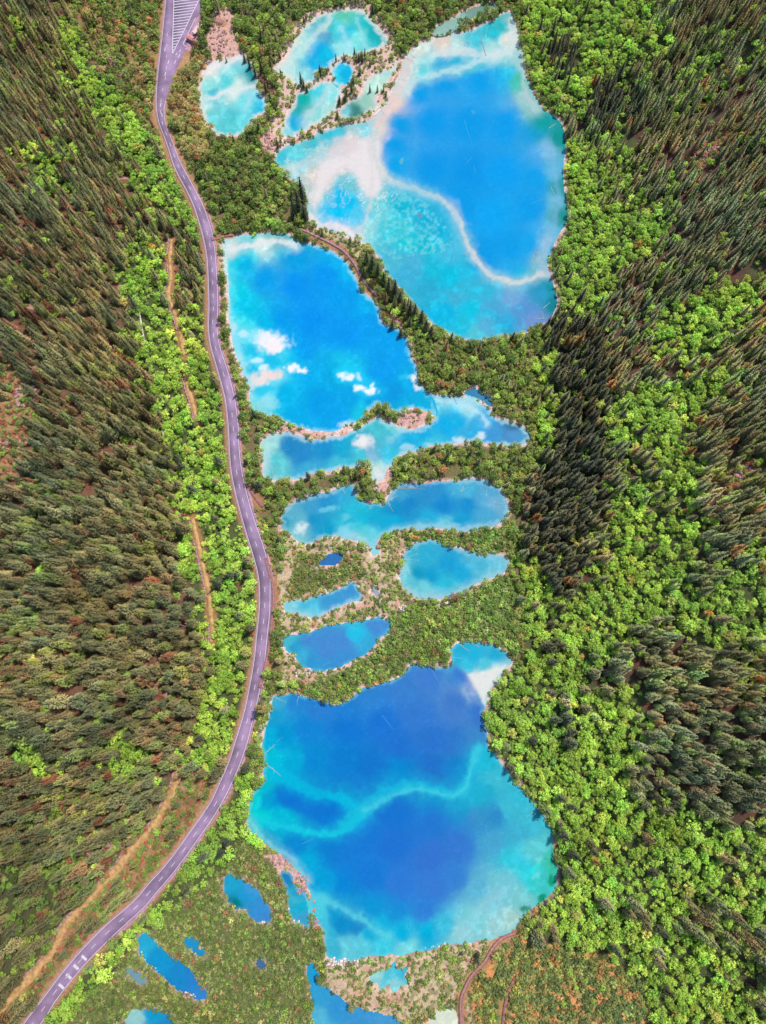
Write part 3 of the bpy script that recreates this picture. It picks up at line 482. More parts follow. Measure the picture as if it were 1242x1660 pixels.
# pale mounds, plus painted tree shade on the lowest lake's shore: (lake, x, y, rx, ry, colour, strength)
MOUND_SHADE = [('D',442,583,17,12,(0,188,222),.85),('D',404,565,13,9,(0,190,222),.8),('D',410,602,12,9,(0,190,222),.8),('D',425,632,20,8,(0,196,226),.7),('D',440,553,23,15,(248,240,236),1),('D',425,545,12,9,(240,240,238),.9),('D',452,562,10,8,(250,240,236),1),('D',410,540,12,8,(150,230,238),.7),('D',395,538,8,7,(200,235,238),.8),('D',372,532,9,14,(225,235,236),.85),('D',415,585,9,6,(215,240,240),.8),('D',430,597,8,5,(235,242,240),.8),('D',390,592,6,16,(225,238,236),.75),('D',438,610,22,9,(242,218,206),1),('D',420,616,16,8,(240,224,214),.9),('D',402,625,10,8,(230,225,220),.8),('D',396,600,8,14,(190,225,230),.6),
('D',475,600,8,6,(245,245,242),1),('D',490,601,8,6,(245,245,242),1),('D',480,592,6,5,(240,245,244),1),('D',555,608,9,6,(232,246,246),.95),('D',566,614,8,5,(238,246,246),.95),('D',580,610,4,4,(210,240,244),.8),('D',583,630,10,6,(240,247,246),1),('D',597,636,10,6,(240,247,246),1),('D',601,624,4,5,(225,242,244),.9),('D',560,605,22,14,(20,205,235),.55),('D',594,632,22,14,(20,200,235),.4),('D',670,615,10,7,(240,242,240),1),('D',675,627,7,6,(235,238,238),.9),('D',655,614,10,6,(40,200,235),.6),('D',432,570,45,38,(0,210,232),.45),('D',430,655,18,10,(180,225,225),.5),('D',560,686,10,6,(225,235,235),.7),('D',480,598,20,14,(20,200,235),.4),
('E',590,720,15,10,(240,236,228),.95),('E',605,735,6,14,(150,185,210),.5),('E',640,690,14,8,(140,215,215),.5),('E',700,658,14,5,(190,232,240),.7),('E',745,712,14,7,(215,235,238),.8),('E',780,706,10,8,(225,238,240),.8),('E',430,745,9,22,(190,220,215),.6),('E',612,770,7,12,(235,225,222),.8),('E',660,728,10,6,(190,228,230),.6),
('F',489,855,9,8,(225,235,230),.85),('F',528,828,10,6,(110,205,220),.7),('F',540,822,6,5,(110,210,222),.7),('F',556,838,8,6,(110,205,220),.6),('F',555,860,9,8,(130,210,225),.6),('F',740,855,10,4,(140,210,225),.6),('F',715,848,8,4,(120,205,222),.6),
('J',580,1030,16,9,(35,190,222),.7),('G',715,955,14,6,(110,205,220),.5),
('L',868,1420,6,6,(120,220,215),.6),('L',875,1393,6,5,(120,220,215),.6),('L',848,1424,10,10,(70,205,215),.6),('L',850,1400,10,12,(40,195,215),.5),('L',878,1455,9,5,(0,140,95),.9),('L',893,1425,6,10,(0,150,100),.9),('L',852,1472,9,7,(20,130,95),.85),('L',895,1390,4,14,(0,140,120),.6),  # dark green spots: tree shade painted along the right shore
('C',878,445,10,4,(215,212,205),.6),('C',770,182,3,4,(90,175,190),.6),('C',652,260,4,4,(120,190,180),.6),('C',680,350,4,4,(130,130,150),.6),('C',556,240,24,16,(222,207,203),.7),('C',605,180,8,8,(226,205,195),.5),
('N',486,1455,8,6,(60,185,200),.4)]
FAN = np.array([(447,258),(480,250),(540,225),(610,180),(640,140),(650,160),(628,205),(610,250),(640,300),(690,318),(640,330),(612,360),(600,400),(560,385),(505,360),(497,320),(470,290)], float)
SHAPES = [
('C', [(618,225),(636,190),(664,152),(700,132),(760,122),(806,108),(830,150),(852,200),(880,245),(888,320),(878,385),(858,432),(822,450),(790,428),(763,388),(745,345),(700,306),(650,292),(622,268)], 8, (0,154,228), .5),
('D', [(372,520),(400,530),(430,535),(460,545),(468,570),(455,595),(470,612),(450,625),(440,655),(405,650),(395,615),(385,575)], 9, (105,222,238), .8),
('D', [(545,600),(575,598),(605,618),(612,640),(590,645),(570,625),(545,615)], 8, (30,205,236), .7),
('L', [(757,1093),(780,1090),(805,1086),(822,1078),(835,1085),(800,1125),(790,1150),(782,1140),(775,1120)], 2.5, (228,228,220), .97),
('L', [(733,1045),(830,1040),(835,1066),(820,1079),(775,1089),(757,1091),(742,1080),(730,1065)], 4, (30,175,215), .35),
('L', [(732,1070),(745,1085),(757,1093),(775,1120),(785,1150),(786,1180),(772,1180),(768,1150),(752,1108),(738,1092)], 4, (60,112,200), .5),
('C', [(520,262),(560,235),(600,222),(618,240),(612,262),(620,285),(612,320),(596,318),(580,290),(560,270),(540,285),(525,310),(512,345),(503,330),(512,295)], 8, (236,226,220), .9),
('C', [(527,320),(548,300),(560,315),(580,330),(600,345),(590,370),(575,380),(545,368),(512,360),(510,350)], 8, (0,190,235), .55),
('L', [(450,1282),(480,1275),(505,1285),(540,1290),(572,1300),(566,1325),(548,1342),(525,1338),(500,1325),(470,1310),(445,1300)], 8, (8,108,200), .6),
('L', [(560,1352),(600,1322),(640,1295),(700,1300),(760,1330),(772,1380),(745,1440),(690,1490),(640,1480),(590,1440),(540,1400)], 16, (30,108,205), .35)]
MOUND_SHADE.sort(key=lambda m: -m[3] * m[4] - (10000 if sum(m[5]) < 460 else 0))
def lake_colour(k, u, v):
    nx_ = u + fbm(u / 22, v / 22, 201, 5) * 9; ny_ = v + fbm(u / 22, v / 22, 211, 5) * 9
    P = CT[k]; W = np.zeros(u.shape) + 1e-12; C = np.zeros((len(u), 3))
    for (cx, cy, r, g, b) in P:
        w = 1 / ((nx_ - cx) ** 2 + (ny_ - cy) ** 2 + 30.0) ** 2.0
        W += w; C += w[:, None] * s2l((r, g + max(0, 14 * (1 - g / 215)) * 1.6, b)) * np.array([1, 1, .9])
    C /= W[:, None]
    n1 = fbm(u / 5, v / 5, 221, 4)
    rip = fbm((u + v) / 22, (u - v) / 7, 231, 4)
    C *= (1 + 0.05 * n1 + 0.04 * rip)[:, None]
    if k == 'C':      # mottled bed in the shallow corner and on the sand fan
        t = sstep(-0.15, 0.35, fbm(u / 4.5, v / 4.5, 241, 4)) * inside(nx_, ny_, [(610,320),(640,310),(700,330),(735,380),(720,410),(660,420),(620,410),(600,370)]) * 0.5
        C += (s2l((130,215,215)) - C) * t[:, None]
        t2 = sstep(0.05, 0.4, fbm(u / 10, v / 10, 251, 4)) * inside(nx_, ny_, [(690,440),(760,420),(840,470),(860,540),(740,545),(700,510)]) * 0.6
        C += (s2l((20,195,222)) - C) * t2[:, None]
    q4 = fbm(u / 9, v / 9, 351, 5); lum = C @ np.array([.2, .6, .2]); C += (np.clip(C * 1.28 + np.array([.01, .03, .02]), 0, 1) - C) * (sstep(.08, .3, q4) * (.06 + .5 * sstep(.28, .55, lum)))[:, None]
    q5 = np.abs(fbm(u / 26, v / 20, 361, 5)); C *= (1 + .14 * sstep(.035, 0, q5))[:, None]
    if k == 'C':      # mineral veins on the sand fan, grain on the shelf
        q = np.abs(fbm(u / 14, v / 18, 321, 4)); fan = sstep(6, -10, np.where(inside(nx_, ny_, FAN), -1, 1) * dist_line(nx_, ny_, FAN, True))
        C += (s2l((240,228,224)) - C) * (sstep(.06, .0, q) * fan * .7)[:, None]
        q2 = fbm(u / 7, v / 9, 331, 4); C += (s2l((120,200,214)) - C) * (sstep(.18, .5, q2) * fan * .4)[:, None]
        q3 = fbm(u / 2.2, v / 2.2, 341, 3); C *= (1 + .13 * q3 * fan)[:, None]
    else:
        C *= (1 + .03 * fbm(u / 2.2, v / 2.2, 341, 3))[:, None]
    for (lk, pts, soft, c, st_) in SHAPES:
        if lk != k: continue
        pp = np.array(pts, float); uu = u + fbm(u / 9, v / 9, 291, 3) * 3; vv = v + fbm(u / 9, v / 9, 295, 3) * 3
        d = dist_line(uu, vv, pp, True); d = np.where(inside(uu, vv, pp), -d, d)
        C += (s2l(c) - C) * (st_ * sstep(soft, -soft, d))[:, None]
    # pale mounds and painted shore shade
    for (lk, cx, cy, rx, ry, c, s) in MOUND_SHADE:
        if lk != k: continue
        q = np.sqrt(((nx_ - cx) / rx) ** 2 + ((ny_ - cy) / ry) ** 2) + 0.55 * fbm(u / 5, v / 5, 261, 5) + .12 * n1
        C += (s2l(c) - C) * (s * sstep(1.5, 0.5, q))[:, None]
    for (lk, pts, w, c, s) in RIDGE:
        if lk != k: continue
        d = dist_line(u + fbm(u / 12, v / 12, 271, 4) * 6, v + fbm(u / 12, v / 12, 281, 4) * 6, catmull(pts, 4))
        wn_ = w * (1 + .5 * fbm(u / 20, v / 20, 311, 3)); t = s * (.45 * sstep(wn_ * 3.4, wn_ * .3, d) + .6 * sstep(wn_ * 1.35, wn_ * 0.35, d)) * (0.85 + 0.3 * n1)
        C += (s2l(c) - C) * np.clip(t, 0, 1)[:, None]
    return np.clip(C, 0, 1)
WG = 0.7
for k, (lv, P) in LK.items():
    x0, y0 = P.min(0) - 3; x1, y1 = P.max(0) + 3
    ax = np.arange(x0, x1, WG if len(P) > 60 else 0.5); ay = np.arange(y0, y1, WG if len(P) > 60 else 0.5)
    X, Y = np.meshgrid(ax, ay); sd = lake_sdf(X, Y, k, 6)
    lsn = sample(LSn, X, Y)
    keep = (sd < 3.0)
    for k2 in ('D', 'E'):                         # two sheets share one level: cut them along a seam instead of overlapping
        if k in ('D', 'E') and k2 != k and k == 'E': keep &= ~(lake_sdf(X, Y, 'D', 6) < 0.7)
    cell = keep[:-1, :-1] & keep[1:, :-1] & keep[:-1, 1:] & keep[1:, 1:]
    if k == 'D': pass
    id_ = np.full(X.shape, -1); used = np.zeros(X.shape, bool)
    used[:-1, :-1] |= cell; used[1:, :-1] |= cell; used[:-1, 1:] |= cell; used[1:, 1:] |= cell
    id_[used] = np.arange(used.sum()); j, i = np.nonzero(cell)
    Fq = np.stack([id_[j, i], id_[j, i + 1], id_[j + 1, i + 1], id_[j + 1, i]], 1)
    xv, yv, sv = X[used], Y[used], sd[used]
    lz = lv + (0.012 if k == 'E' else 0.0)
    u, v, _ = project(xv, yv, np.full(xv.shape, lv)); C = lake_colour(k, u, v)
    if k in EDGE:
        w, r, g, b, s = EDGE[k]; ls = sample(LSn, xv, yv) ; t = s * sstep(-w * 0.42, 0.0, ls + fbm(u / 5, v / 5, 301, 3) * w * 0.25)
        if k in ('C', 'L'): t = t * (1 - sstep(862, 882, u))  # keeps the tree shade painted at the right shore from being lightened
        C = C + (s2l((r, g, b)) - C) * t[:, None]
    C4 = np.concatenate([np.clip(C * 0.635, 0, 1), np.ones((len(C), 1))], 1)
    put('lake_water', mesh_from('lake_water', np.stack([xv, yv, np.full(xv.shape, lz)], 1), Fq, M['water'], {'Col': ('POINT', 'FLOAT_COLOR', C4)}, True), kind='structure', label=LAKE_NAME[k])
# ------------------------------------------------------------------ road
def ribbon(name, L, R, z, material, parent=None, thick=0.0, **props):
    n = len(L); z = np.broadcast_to(z, (n,)); V = []
    for i in range(n): V += [(L[i][0], L[i][1], z[i]), (R[i][0], R[i][1], z[i])]
    F = [(2 * i, 2 * i + 1, 2 * i + 3, 2 * i + 2) for i in range(n - 1)]
    if thick:
        b = len(V); V += [(x, y, zz - thick) for (x, y, zz) in V[:]]
        F += [(2 * i + 2, b + 2 * i + 2, b + 2 * i, 2 * i) for i in range(n - 1)]
        F += [(2 * i + 1, b + 2 * i + 1, b + 2 * i + 3, 2 * i + 3) for i in range(n - 1)]
        F += [(1, 0, b, b + 1), (2 * n - 2, 2 * n - 1, b + 2 * n - 1, b + 2 * n - 2)]
    V = np.array(V); F = np.array(F)
    me = mesh_from(name, V, F[:, ::-1], material); return put(name, me, parent, **props)
def offset(P, d):
    P = np.asarray(P)[:, :2]; T = np.gradient(P, axis=0); T /= np.linalg.norm(T, axis=1)[:, None] + 1e-9
    d = np.asarray(d, float); d = d[:, None] if d.ndim else d
    return P + np.stack([T[:, 1], -T[:, 0]], 1) * d
RL, RR = ROADW[:, :2], ROADW[:, 2:]
sgn = 1 if np.dot(offset(ROADC, 1)[50] - ROADC[50], RR[50] - ROADC[50]) > 0 else -1
def roff(d): return offset(ROADC, sgn * d)             # positive: towards the lakes
hwid = np.linalg.norm(RR - RL, axis=1) / 2
road = ribbon('road', RL, RR, ROAD_Z, M['asphalt'], None, 0.3, kind='structure')
fk = np.array([(284,-60,352,-60),(284,-30,346,-30),(280,0,338,0),(279,25,327,25),(279,50,316,54),(279,75,300,84),(272,100,289,106),(262,128,278,134)], float)
fkw = np.array([(*unproj(a[0], a[1], ROAD_Z), *unproj(a[2], a[3], ROAD_Z)) for a in fk], float)
ribbon('slip_road', fkw[:, :2], fkw[:, 2:], ROAD_Z - 0.006, M['asphalt'], None, 0.3, kind='structure')
def T3(P, i): return P[i]
# edge lines
for s in (-1, 1):
    A = RL if s < 0 else RR; Bp = ROADC + (A - ROADC) * (1 - 0.55 / hwid)[:, None]; B2 = ROADC + (A - ROADC) * (1 - 0.25 / hwid)[:, None]
    i0 = 0 if s < 0 else 26
    ribbon('edge_line', Bp[i0:], B2[i0:], ROAD_Z + 0.006, M['white'], road)
seg = np.linalg.norm(np.diff(ROADC, axis=0), axis=1); cum = np.concatenate([[0], np.cumsum(seg)])
def at_len(s, off=0.0):
    x = np.interp(s, cum, ROADC[:, 0]); y = np.interp(s, cum, ROADC[:, 1])
    x2 = np.interp(s + .5, cum, ROADC[:, 0]); y2 = np.interp(s + .5, cum, ROADC[:, 1]); x1 = np.interp(s - .5, cum, ROADC[:, 0]); y1 = np.interp(s - .5, cum, ROADC[:, 1])
    t = np.array([x2 - x1, y2 - y1]); t /= np.linalg.norm(t) + 1e-9; nrm = np.array([t[1], -t[0]]) * sgn
    return np.array([x, y]) + nrm * off, t, nrm
V = []; F = []
s = 62.0
while s < cum[-1] - 5:
    p, t, nr = at_len(s); q, t2, nr2 = at_len(s + 3.0); b = len(V)
    for pt, nn in ((p, nr), (q, nr2)):
        V += [(*(pt - nn * .13), ROAD_Z + .012), (*(pt + nn * .13), ROAD_Z + .012)]
    F.append((b, b + 1, b + 3, b + 2)); s += 9.2
put('centre_dashes', mesh_from('centre_dashes', V, F, M['white']), road, kind='stuff')
def quad_px(name, pts, z, material, parent=None, thick=0.0, **pr):
    W = [(*map(float, unproj(x, y, z)), z) for x, y in pts]
    if thick:
        n = len(W); V = W + [(x, y, zz - thick) for x, y, zz in W]; bm = bmesh.new(); vs = [bm.verts.new(v) for v in V]
        bm.faces.new(vs[:n]); bm.faces.new(vs[n:][::-1])
        for i in range(n): bm.faces.new((vs[i], vs[n + i], vs[n + (i + 1) % n], vs[(i + 1) % n]))
        bmesh.ops.recalc_face_normals(bm, faces=bm.faces)
        me = bpy.data.meshes.new(name); bm.to_mesh(me); bm.free(); me.materials.append(material)
    else:
        me = mesh_from(name, W, [list(range(len(W)))], material)
    return put(name, me, parent, **pr)
# hatched wedge between the two carriageways
hz_ = ROAD_Z + 0.012
def strip_px(name, a, b, w, parent, z=hz_, material=None, **pr):
    A = np.array(unproj(a[0], a[1], z)); B = np.array(unproj(b[0], b[1], z)); t = B - A; t /= np.linalg.norm(t); n = np.array([t[1], -t[0]]) * w / 2
    V = [(*(A - n), z), (*(B - n), z), (*(B + n), z), (*(A + n), z)]
    return put(name, mesh_from(name, V, [(0, 1, 2, 3)], material or M['white']), parent, **pr)
strip_px('hatch_outline', (283,-40), (279.5,88), 0.5, road); strip_px('hatch_outline', (342,-40), (279.5,88), 0.5, road)
for i in range(26):
    y = -34 + i * 4.6; xa = 282.6 - (y + 34) * 0.026; f = (88 - (y - 2)) / 128; xb = 279.5 + 62.5 * max(f, 0)
    yb = y - 0.13 * (xb - xa)
    f = (88 - yb) / 128; xb = 279.5 + 62.5 * max(f, 0) - 0.6
    if xb - xa > 1.5: strip_px('hatch_stripe', (xa + .6, y), (xb, yb), 0.62, road)
for (a, b) in [((317,29),(297,71)),((297,71),(300,75)),((300,75),(305,74)),((317,29),(320,31))]: strip_px('bay_line', a, b, 0.4, road)
for (a, b) in [((268,77),(267,83)),((293,80),(291,84)),((287,86),(285,89)),((292,88),(289,93)),((285,98),(283,103)),((274,98),(272,104)),((269,117),(267,123)),((261,167),(260,173)),((262,183),(263,189))]: strip_px('lane_dash', a, b, 0.5, road)
for i, (x, y) in enumerate([(137,1553),(124,1568),(112,1583),(100,1599)]):
    strip_px('speed_stripe', (x - 4.5, y - 3.6), (x + 3.4, y + 3.4), 1.3, road)
# kerb wall on the mountain side, raised pink pavement on the lake side
KL = RL + (RL - ROADC) / hwid[:, None] * 0.05; KO = RL + (RL - ROADC) / hwid[:, None] * 0.5
ribbon('kerb', KO, KL, ROAD_Z + 0.45, M['kerb'], None, 0.9, kind='structure', label='pale kerb wall on the mountain side of the road')
i0, i1 = 60, 205
wv_ = 1.0 + 0.5 * np.array([math.sin(i * 0.35) for i in range(len(ROADC))])
SL = RR + (RR - ROADC) / hwid[:, None] * 0.05; SO = RR + (RR - ROADC) / hwid[:, None] * (wv_ + 0.3)[:, None]
ribbon('pavement', SL[i0:i1], SO[i0:i1], ROAD_Z + 0.14, M['pinkwalk'], None, 0.5, kind='structure', label='narrow pink pavement along the lake side of the road')
# ------------------------------------------------------------------ dirt paths with parapets, boardwalks
def rock_mesh(name, seed, material, sub=1):
    r = random.Random(seed); bm = bmesh.new(); bmesh.ops.create_icosphere(bm, subdivisions=sub, radius=1)
    for v in bm.verts: v.co *= r.uniform(0.75, 1.2)
    for v in bm.verts: v.co.z *= 0.65
    me = bpy.data.meshes.new(name); bm.to_mesh(me); bm.free(); me.materials.append(material); return me
for i, w in enumerate(DIRT3):
    hw = (1.3, 1.2, 1.4, 2.1)[i]; jit = np.array([fbm(np.array([k * .7]), np.array([i * 9.]), 5, 2)[0] for k in range(len(w))])
    L_ = offset(w, hw + jit * .6); R_ = offset(w, -hw - jit * .8)
    ribbon('dirt_path', R_, L_, w[:, 2] + 0.12, M['dirt'], None, 0.6, kind='structure', label=('ochre dirt path', 'short ochre path piece', 'straight ochre path', 'long ochre track')[i] + ' on the slope above the road')
    # pale parapet stones along the upper edge
    up = offset(w, -hw - 0.4 if np.mean(offset(w, -1)[:, 0]) < np.mean(offset(w, 1)[:, 0]) else hw + 0.4)
    pw = empty('stone_parapet', (float(up[len(up) // 2][0]), float(up[len(up) // 2][1]), float(w[len(up) // 2][2])), 0,
        label=('broken pale stone parapet beside the topmost ochre path', 'dark stump of parapet beside the short path piece', 'pale stone parapet beside the straight path above the marsh bend', 'long pale stone parapet following the lowest ochre track')[i], category='parapet', group='stone parapets on the slope above the road')
    V = []; F = []; sN = 0
    ln = np.concatenate([[0], np.cumsum(np.linalg.norm(np.diff(up, axis=0), axis=1))]); q = 0.0; kk = 0
    while q < ln[-1] - 1:
        Lb = rng.uniform(1.0, 3.0); hole = vnoise(np.array([q * .12]), np.array([i * 3.]), 77)[0] < (0.30 if i != 3 else 0.22)
        if not hole:
            a = np.array([np.interp(q, ln, up[:, 0]), np.interp(q, ln, up[:, 1])]); b = np.array([np.interp(q + Lb, ln, up[:, 0]), np.interp(q + Lb, ln, up[:, 1])])
            z0 = np.interp(q, ln, w[:, 2]); t = (b - a) / (np.linalg.norm(b - a) + 1e-6); n = np.array([t[1], -t[0]]) * rng.uniform(.28, .5); hgt = rng.uniform(.5, 1.1)
            a = a + n * rng.uniform(-.6, .6); b = b + n * rng.uniform(-.6, .6)
            base = len(V)
            for pt in (a - n, b - n, b + n, a + n): V.append((*pt, z0 - .6))
            for pt in (a - n, b - n, b + n, a + n): V.append((*(pt + rng.normal(0, .06, 2)), z0 + hgt))
            F += [tuple(base + x for x in f) for f in ((4, 5, 6, 7), (0, 1, 5, 4), (1, 2, 6, 5), (2, 3, 7, 6), (3, 0, 4, 7))]
        q += Lb + rng.uniform(0.05, .3)
    if V:
        o = put('stone_block', mesh_from('stone_block', V, F, M['kerb']), pw, kind='stuff'); o.location = -pw.location
ribbon('footpath', offset(LINE3, .45), offset(LINE3, -.45), LINE3[:, 2] + .15, M['rock'], None, .3, kind='structure', label='thin pale footpath threading the upper edge of the bright trees')
for (lab, pts, w), P in zip(BOARDS, BOARD3):
    hz = P[:, 2].copy(); hz = np.maximum(hz, np.interp(np.arange(len(hz)), [0, len(hz) - 1], [hz[0], hz[-1]]) * 0 + hz) + 0.45
    mid = P[len(P) // 2]; root = empty('boardwalk', (float(mid[0]), float(mid[1]), float(mid[2])), 0, label=lab, category='boardwalk')
    mt = M['redwood'] if 'red' in lab and 'bridge' in lab else (M['wood'] if 'pinkish' not in lab else M['pinkwalk'])
    A, B = offset(P, -w), offset(P, w)
    if True:
        d = ribbon('deck', A, B, hz, mt, root, 0.18); d.location = -root.location
    for sd in (-1, 1):
        E = offset(P, sd * (w - .08)); V = []; F = []
        for i in range(len(E)):
            V += [(E[i][0] - .06, E[i][1], hz[i] + .95), (E[i][0] + .06, E[i][1], hz[i] + .95), (E[i][0] + .06, E[i][1], hz[i] + 1.05), (E[i][0] - .06, E[i][1], hz[i] + 1.05)]
            if i: 
                for q in range(4): F.append((4 * i - 4 + q, 4 * i - 4 + (q + 1) % 4, 4 * i + (q + 1) % 4, 4 * i + q))
        for i in range(len(E)):                      # posts
            b = len(V); x, y = E[i]
            for dz in (-1.2, .95):
                for dx, dy in ((-.06, -.06), (.06, -.06), (.06, .06), (-.06, .06)): V.append((x + dx, y + dy, hz[i] + dz))
            for q in range(4): F.append((b + q, b + (q + 1) % 4, b + 4 + (q + 1) % 4, b + 4 + q))
        r = put('railing', mesh_from('railing', V, F, mt), root); r.location = -root.location
# ------------------------------------------------------------------ shelter and kiosk in the lay-by
quad_px('lay_by', [(300,80),(318,29),(329,22),(333,38),(320,70),(309,84)], ROAD_Z + 0.02, M['pinkwalk'], None, .5, kind='structure')
def shelter(u, v, lx, ly, hgt, rot, label, cat, name, roofm):
    x, y = map(float, unproj(u, v, ROAD_Z)); root = empty(name, (x, y, ROAD_Z + .02), rot, label=label, category=cat)
    bm = bmesh.new()
    a = [bm.verts.new((sx * lx / 2, sy * ly / 2, hgt)) for sx, sy in ((-1, -1), (1, -1), (1, 1), (-1, 1))]
    r1 = bm.verts.new((-lx / 2, 0, hgt + .7)); r2 = bm.verts.new((lx / 2, 0, hgt + .7))
    bm.faces.new((a[0], a[1], r2, r1)); bm.faces.new((a[2], a[3], r1, r2)); bm.faces.new((a[1], a[2], r2)); bm.faces.new((a[3], a[0], r1)); bm.faces.new(a[::-1])
    me = bpy.data.meshes.new('roof'); bm.to_mesh(me); bm.free(); me.materials.append(roofm); put('roof', me, root)
    for sx in (-1, 1):
        for sy in (-1, 1):
            bm = bmesh.new(); bmesh.ops.create_cube(bm, size=1)
            for vv in bm.verts: vv.co = Vector((vv.co.x * .16 + sx * (lx / 2 - .3), vv.co.y * .16 + sy * (ly / 2 - .3), (vv.co.z + .5) * hgt))
            me = bpy.data.meshes.new('post'); bm.to_mesh(me); bm.free(); me.materials.append(M['metal']); put('post', me, root)
    bm = bmesh.new(); bmesh.ops.create_cube(bm, size=1)
    for vv in bm.verts: vv.co = Vector((vv.co.x * (lx - .8), vv.co.y * .12 - (ly / 2 - .35), (vv.co.z + .5) * (hgt - .3)))
    me = bpy.data.meshes.new('back_wall'); bm.to_mesh(me); bm.free(); me.materials.append(M['kerb']); put('back_wall', me, root)
shelter(321, 52, 9.5, 3.0, 3.0, math.radians(62), 'long pale pink bus shelter roof in the lay-by beside the road fork', 'bus shelter', 'bus_shelter', M['roof'])
shelter(310, 66, 5.5, 3.4, 2.8, math.radians(-32), 'small salmon pink roofed kiosk below the bus shelter', 'kiosk', 'ticket_kiosk', M['roof2'])
# parked turquoise bits are not invented; a small white van-like roof is absent in the photograph
# ------------------------------------------------------------------ trees: crown templates
def build_cards(V, F, leafv, name, material):
    return mesh_from(name, np.array(V), np.array(F), material, {'leaf': ('FACE', 'FLOAT', leafv)})
def conifer_mesh(seed):
    r = random.Random(seed); V = []; F = []; LV = []; H = r.uniform(17.5, 25.0); R = r.uniform(2.4, 3.3); side = r.uniform(0, 6.283)
    def prof(t): return R * (1 - t) ** .62 * min(1, .55 + t * 4) + .08
    k = len(V); n = 7                                      # dark inner core added to block light through the crown
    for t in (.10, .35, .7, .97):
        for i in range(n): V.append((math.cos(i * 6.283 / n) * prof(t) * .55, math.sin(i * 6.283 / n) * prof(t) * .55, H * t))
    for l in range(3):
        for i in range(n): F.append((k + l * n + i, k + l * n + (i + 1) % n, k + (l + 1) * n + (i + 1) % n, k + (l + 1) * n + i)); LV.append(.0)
    for j in range(430):
        t = .08 + .92 * (1 - math.sqrt(r.random())) * 1.0; t = min(t, .985); a = r.uniform(0, 6.283); whorl = round(t * 13) / 13; t = t * .45 + whorl * .55
        q = prof(t) * (1 + .16 * math.cos(a * 3 + side + t * 9)) * r.uniform(.55, 1.12); ln = r.uniform(.55, 1.15) * (1.1 - .5 * t); w = r.uniform(.16, .34)
        c, s_ = math.cos(a), math.sin(a); z = H * t + r.uniform(-.2, .2); dz = r.uniform(-.35, .3)
        b = (c * q, s_ * q, z); tip = (c * (q + ln), s_ * (q + ln), z + dz); m1 = (c * (q + ln * .45) - s_ * w, s_ * (q + ln * .45) + c * w, z + r.uniform(-.12, .12)); m2 = (c * (q + ln * .45) + s_ * w, s_ * (q + ln * .45) - c * w, z + r.uniform(-.12, .12))
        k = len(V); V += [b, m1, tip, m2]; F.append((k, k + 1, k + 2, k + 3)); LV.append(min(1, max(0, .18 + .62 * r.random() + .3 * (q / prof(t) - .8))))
    return build_cards(V, F, LV, 'conifer_crown', M['needle'])
def leafy_mesh(seed, name, H, R, lobes, per, size, flat=1.0):
    r = random.Random(seed); V = []; F = []; LV = []
    L = []
    for i in range(lobes):
        a = i * 2.4 + r.uniform(-.4, .4); q = math.sqrt((i + .5) / lobes); lr = R * (r.uniform(.24, .38) if lobes > 8 else r.uniform(.34, .5))
        L.append((math.cos(a) * R * q * .8, math.sin(a) * R * q * .8, H * (.80 - .34 * q * q) * flat + r.uniform(-.09, .09) * H, lr, r.random()))
    for (lx, ly, lz, lr, lb) in L:
        for j in range(per):
            cz = r.uniform(-.45, 1); ph = r.uniform(0, 6.283); sr = math.sqrt(1 - cz * cz); nrm = Vector((sr * math.cos(ph), sr * math.sin(ph), cz))
            c = Vector((lx, ly, lz)) + Vector((nrm.x * lr, nrm.y * lr, nrm.z * lr * .85)) * r.uniform(.82, 1.12)
            nn = (nrm + Vector((r.uniform(-.6, .6), r.uniform(-.6, .6), r.uniform(-.2, .7)))).normalized()
            t1 = nn.orthogonal().normalized(); t2 = nn.cross(t1); a = r.uniform(0, 6.28); u_ = t1 * math.cos(a) + t2 * math.sin(a); v_ = nn.cross(u_); sz = size * r.uniform(.6, 1.25)
            k = len(V); V += [tuple(c - u_ * sz), tuple(c - v_ * sz * .7), tuple(c + u_ * sz), tuple(c + v_ * sz * .7)]; F.append((k, k + 1, k + 2, k + 3))
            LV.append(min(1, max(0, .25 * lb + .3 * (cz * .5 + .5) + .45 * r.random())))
    return build_cards(V, F, LV, name, M['leaf'])
def trunk_mesh(name, H, r0):
    V = []; F = []; n = 6; lv = 4
    for l in range(lv):
        t = l / (lv - 1); rr = r0 * (1 - .75 * t)
        for i in range(n): V.append((math.cos(i * 6.283 / n) * rr + .15 * math.sin(t * 3), math.sin(i * 6.283 / n) * rr, -1.0 + (H + 1.0) * t))
    for l in range(lv - 1):
        for i in range(n): F.append((l * n + i, l * n + (i + 1) % n, (l + 1) * n + (i + 1) % n, (l + 1) * n + i))
    return mesh_from(name, V, F, M['bark'])
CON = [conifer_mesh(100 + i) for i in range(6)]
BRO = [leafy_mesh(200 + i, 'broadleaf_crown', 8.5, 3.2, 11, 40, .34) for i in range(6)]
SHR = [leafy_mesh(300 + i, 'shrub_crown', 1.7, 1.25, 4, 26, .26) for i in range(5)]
TR_C = trunk_mesh('conifer_trunk', 16.5, .36); TR_B = trunk_mesh('broadleaf_trunk', 7.0, .28)
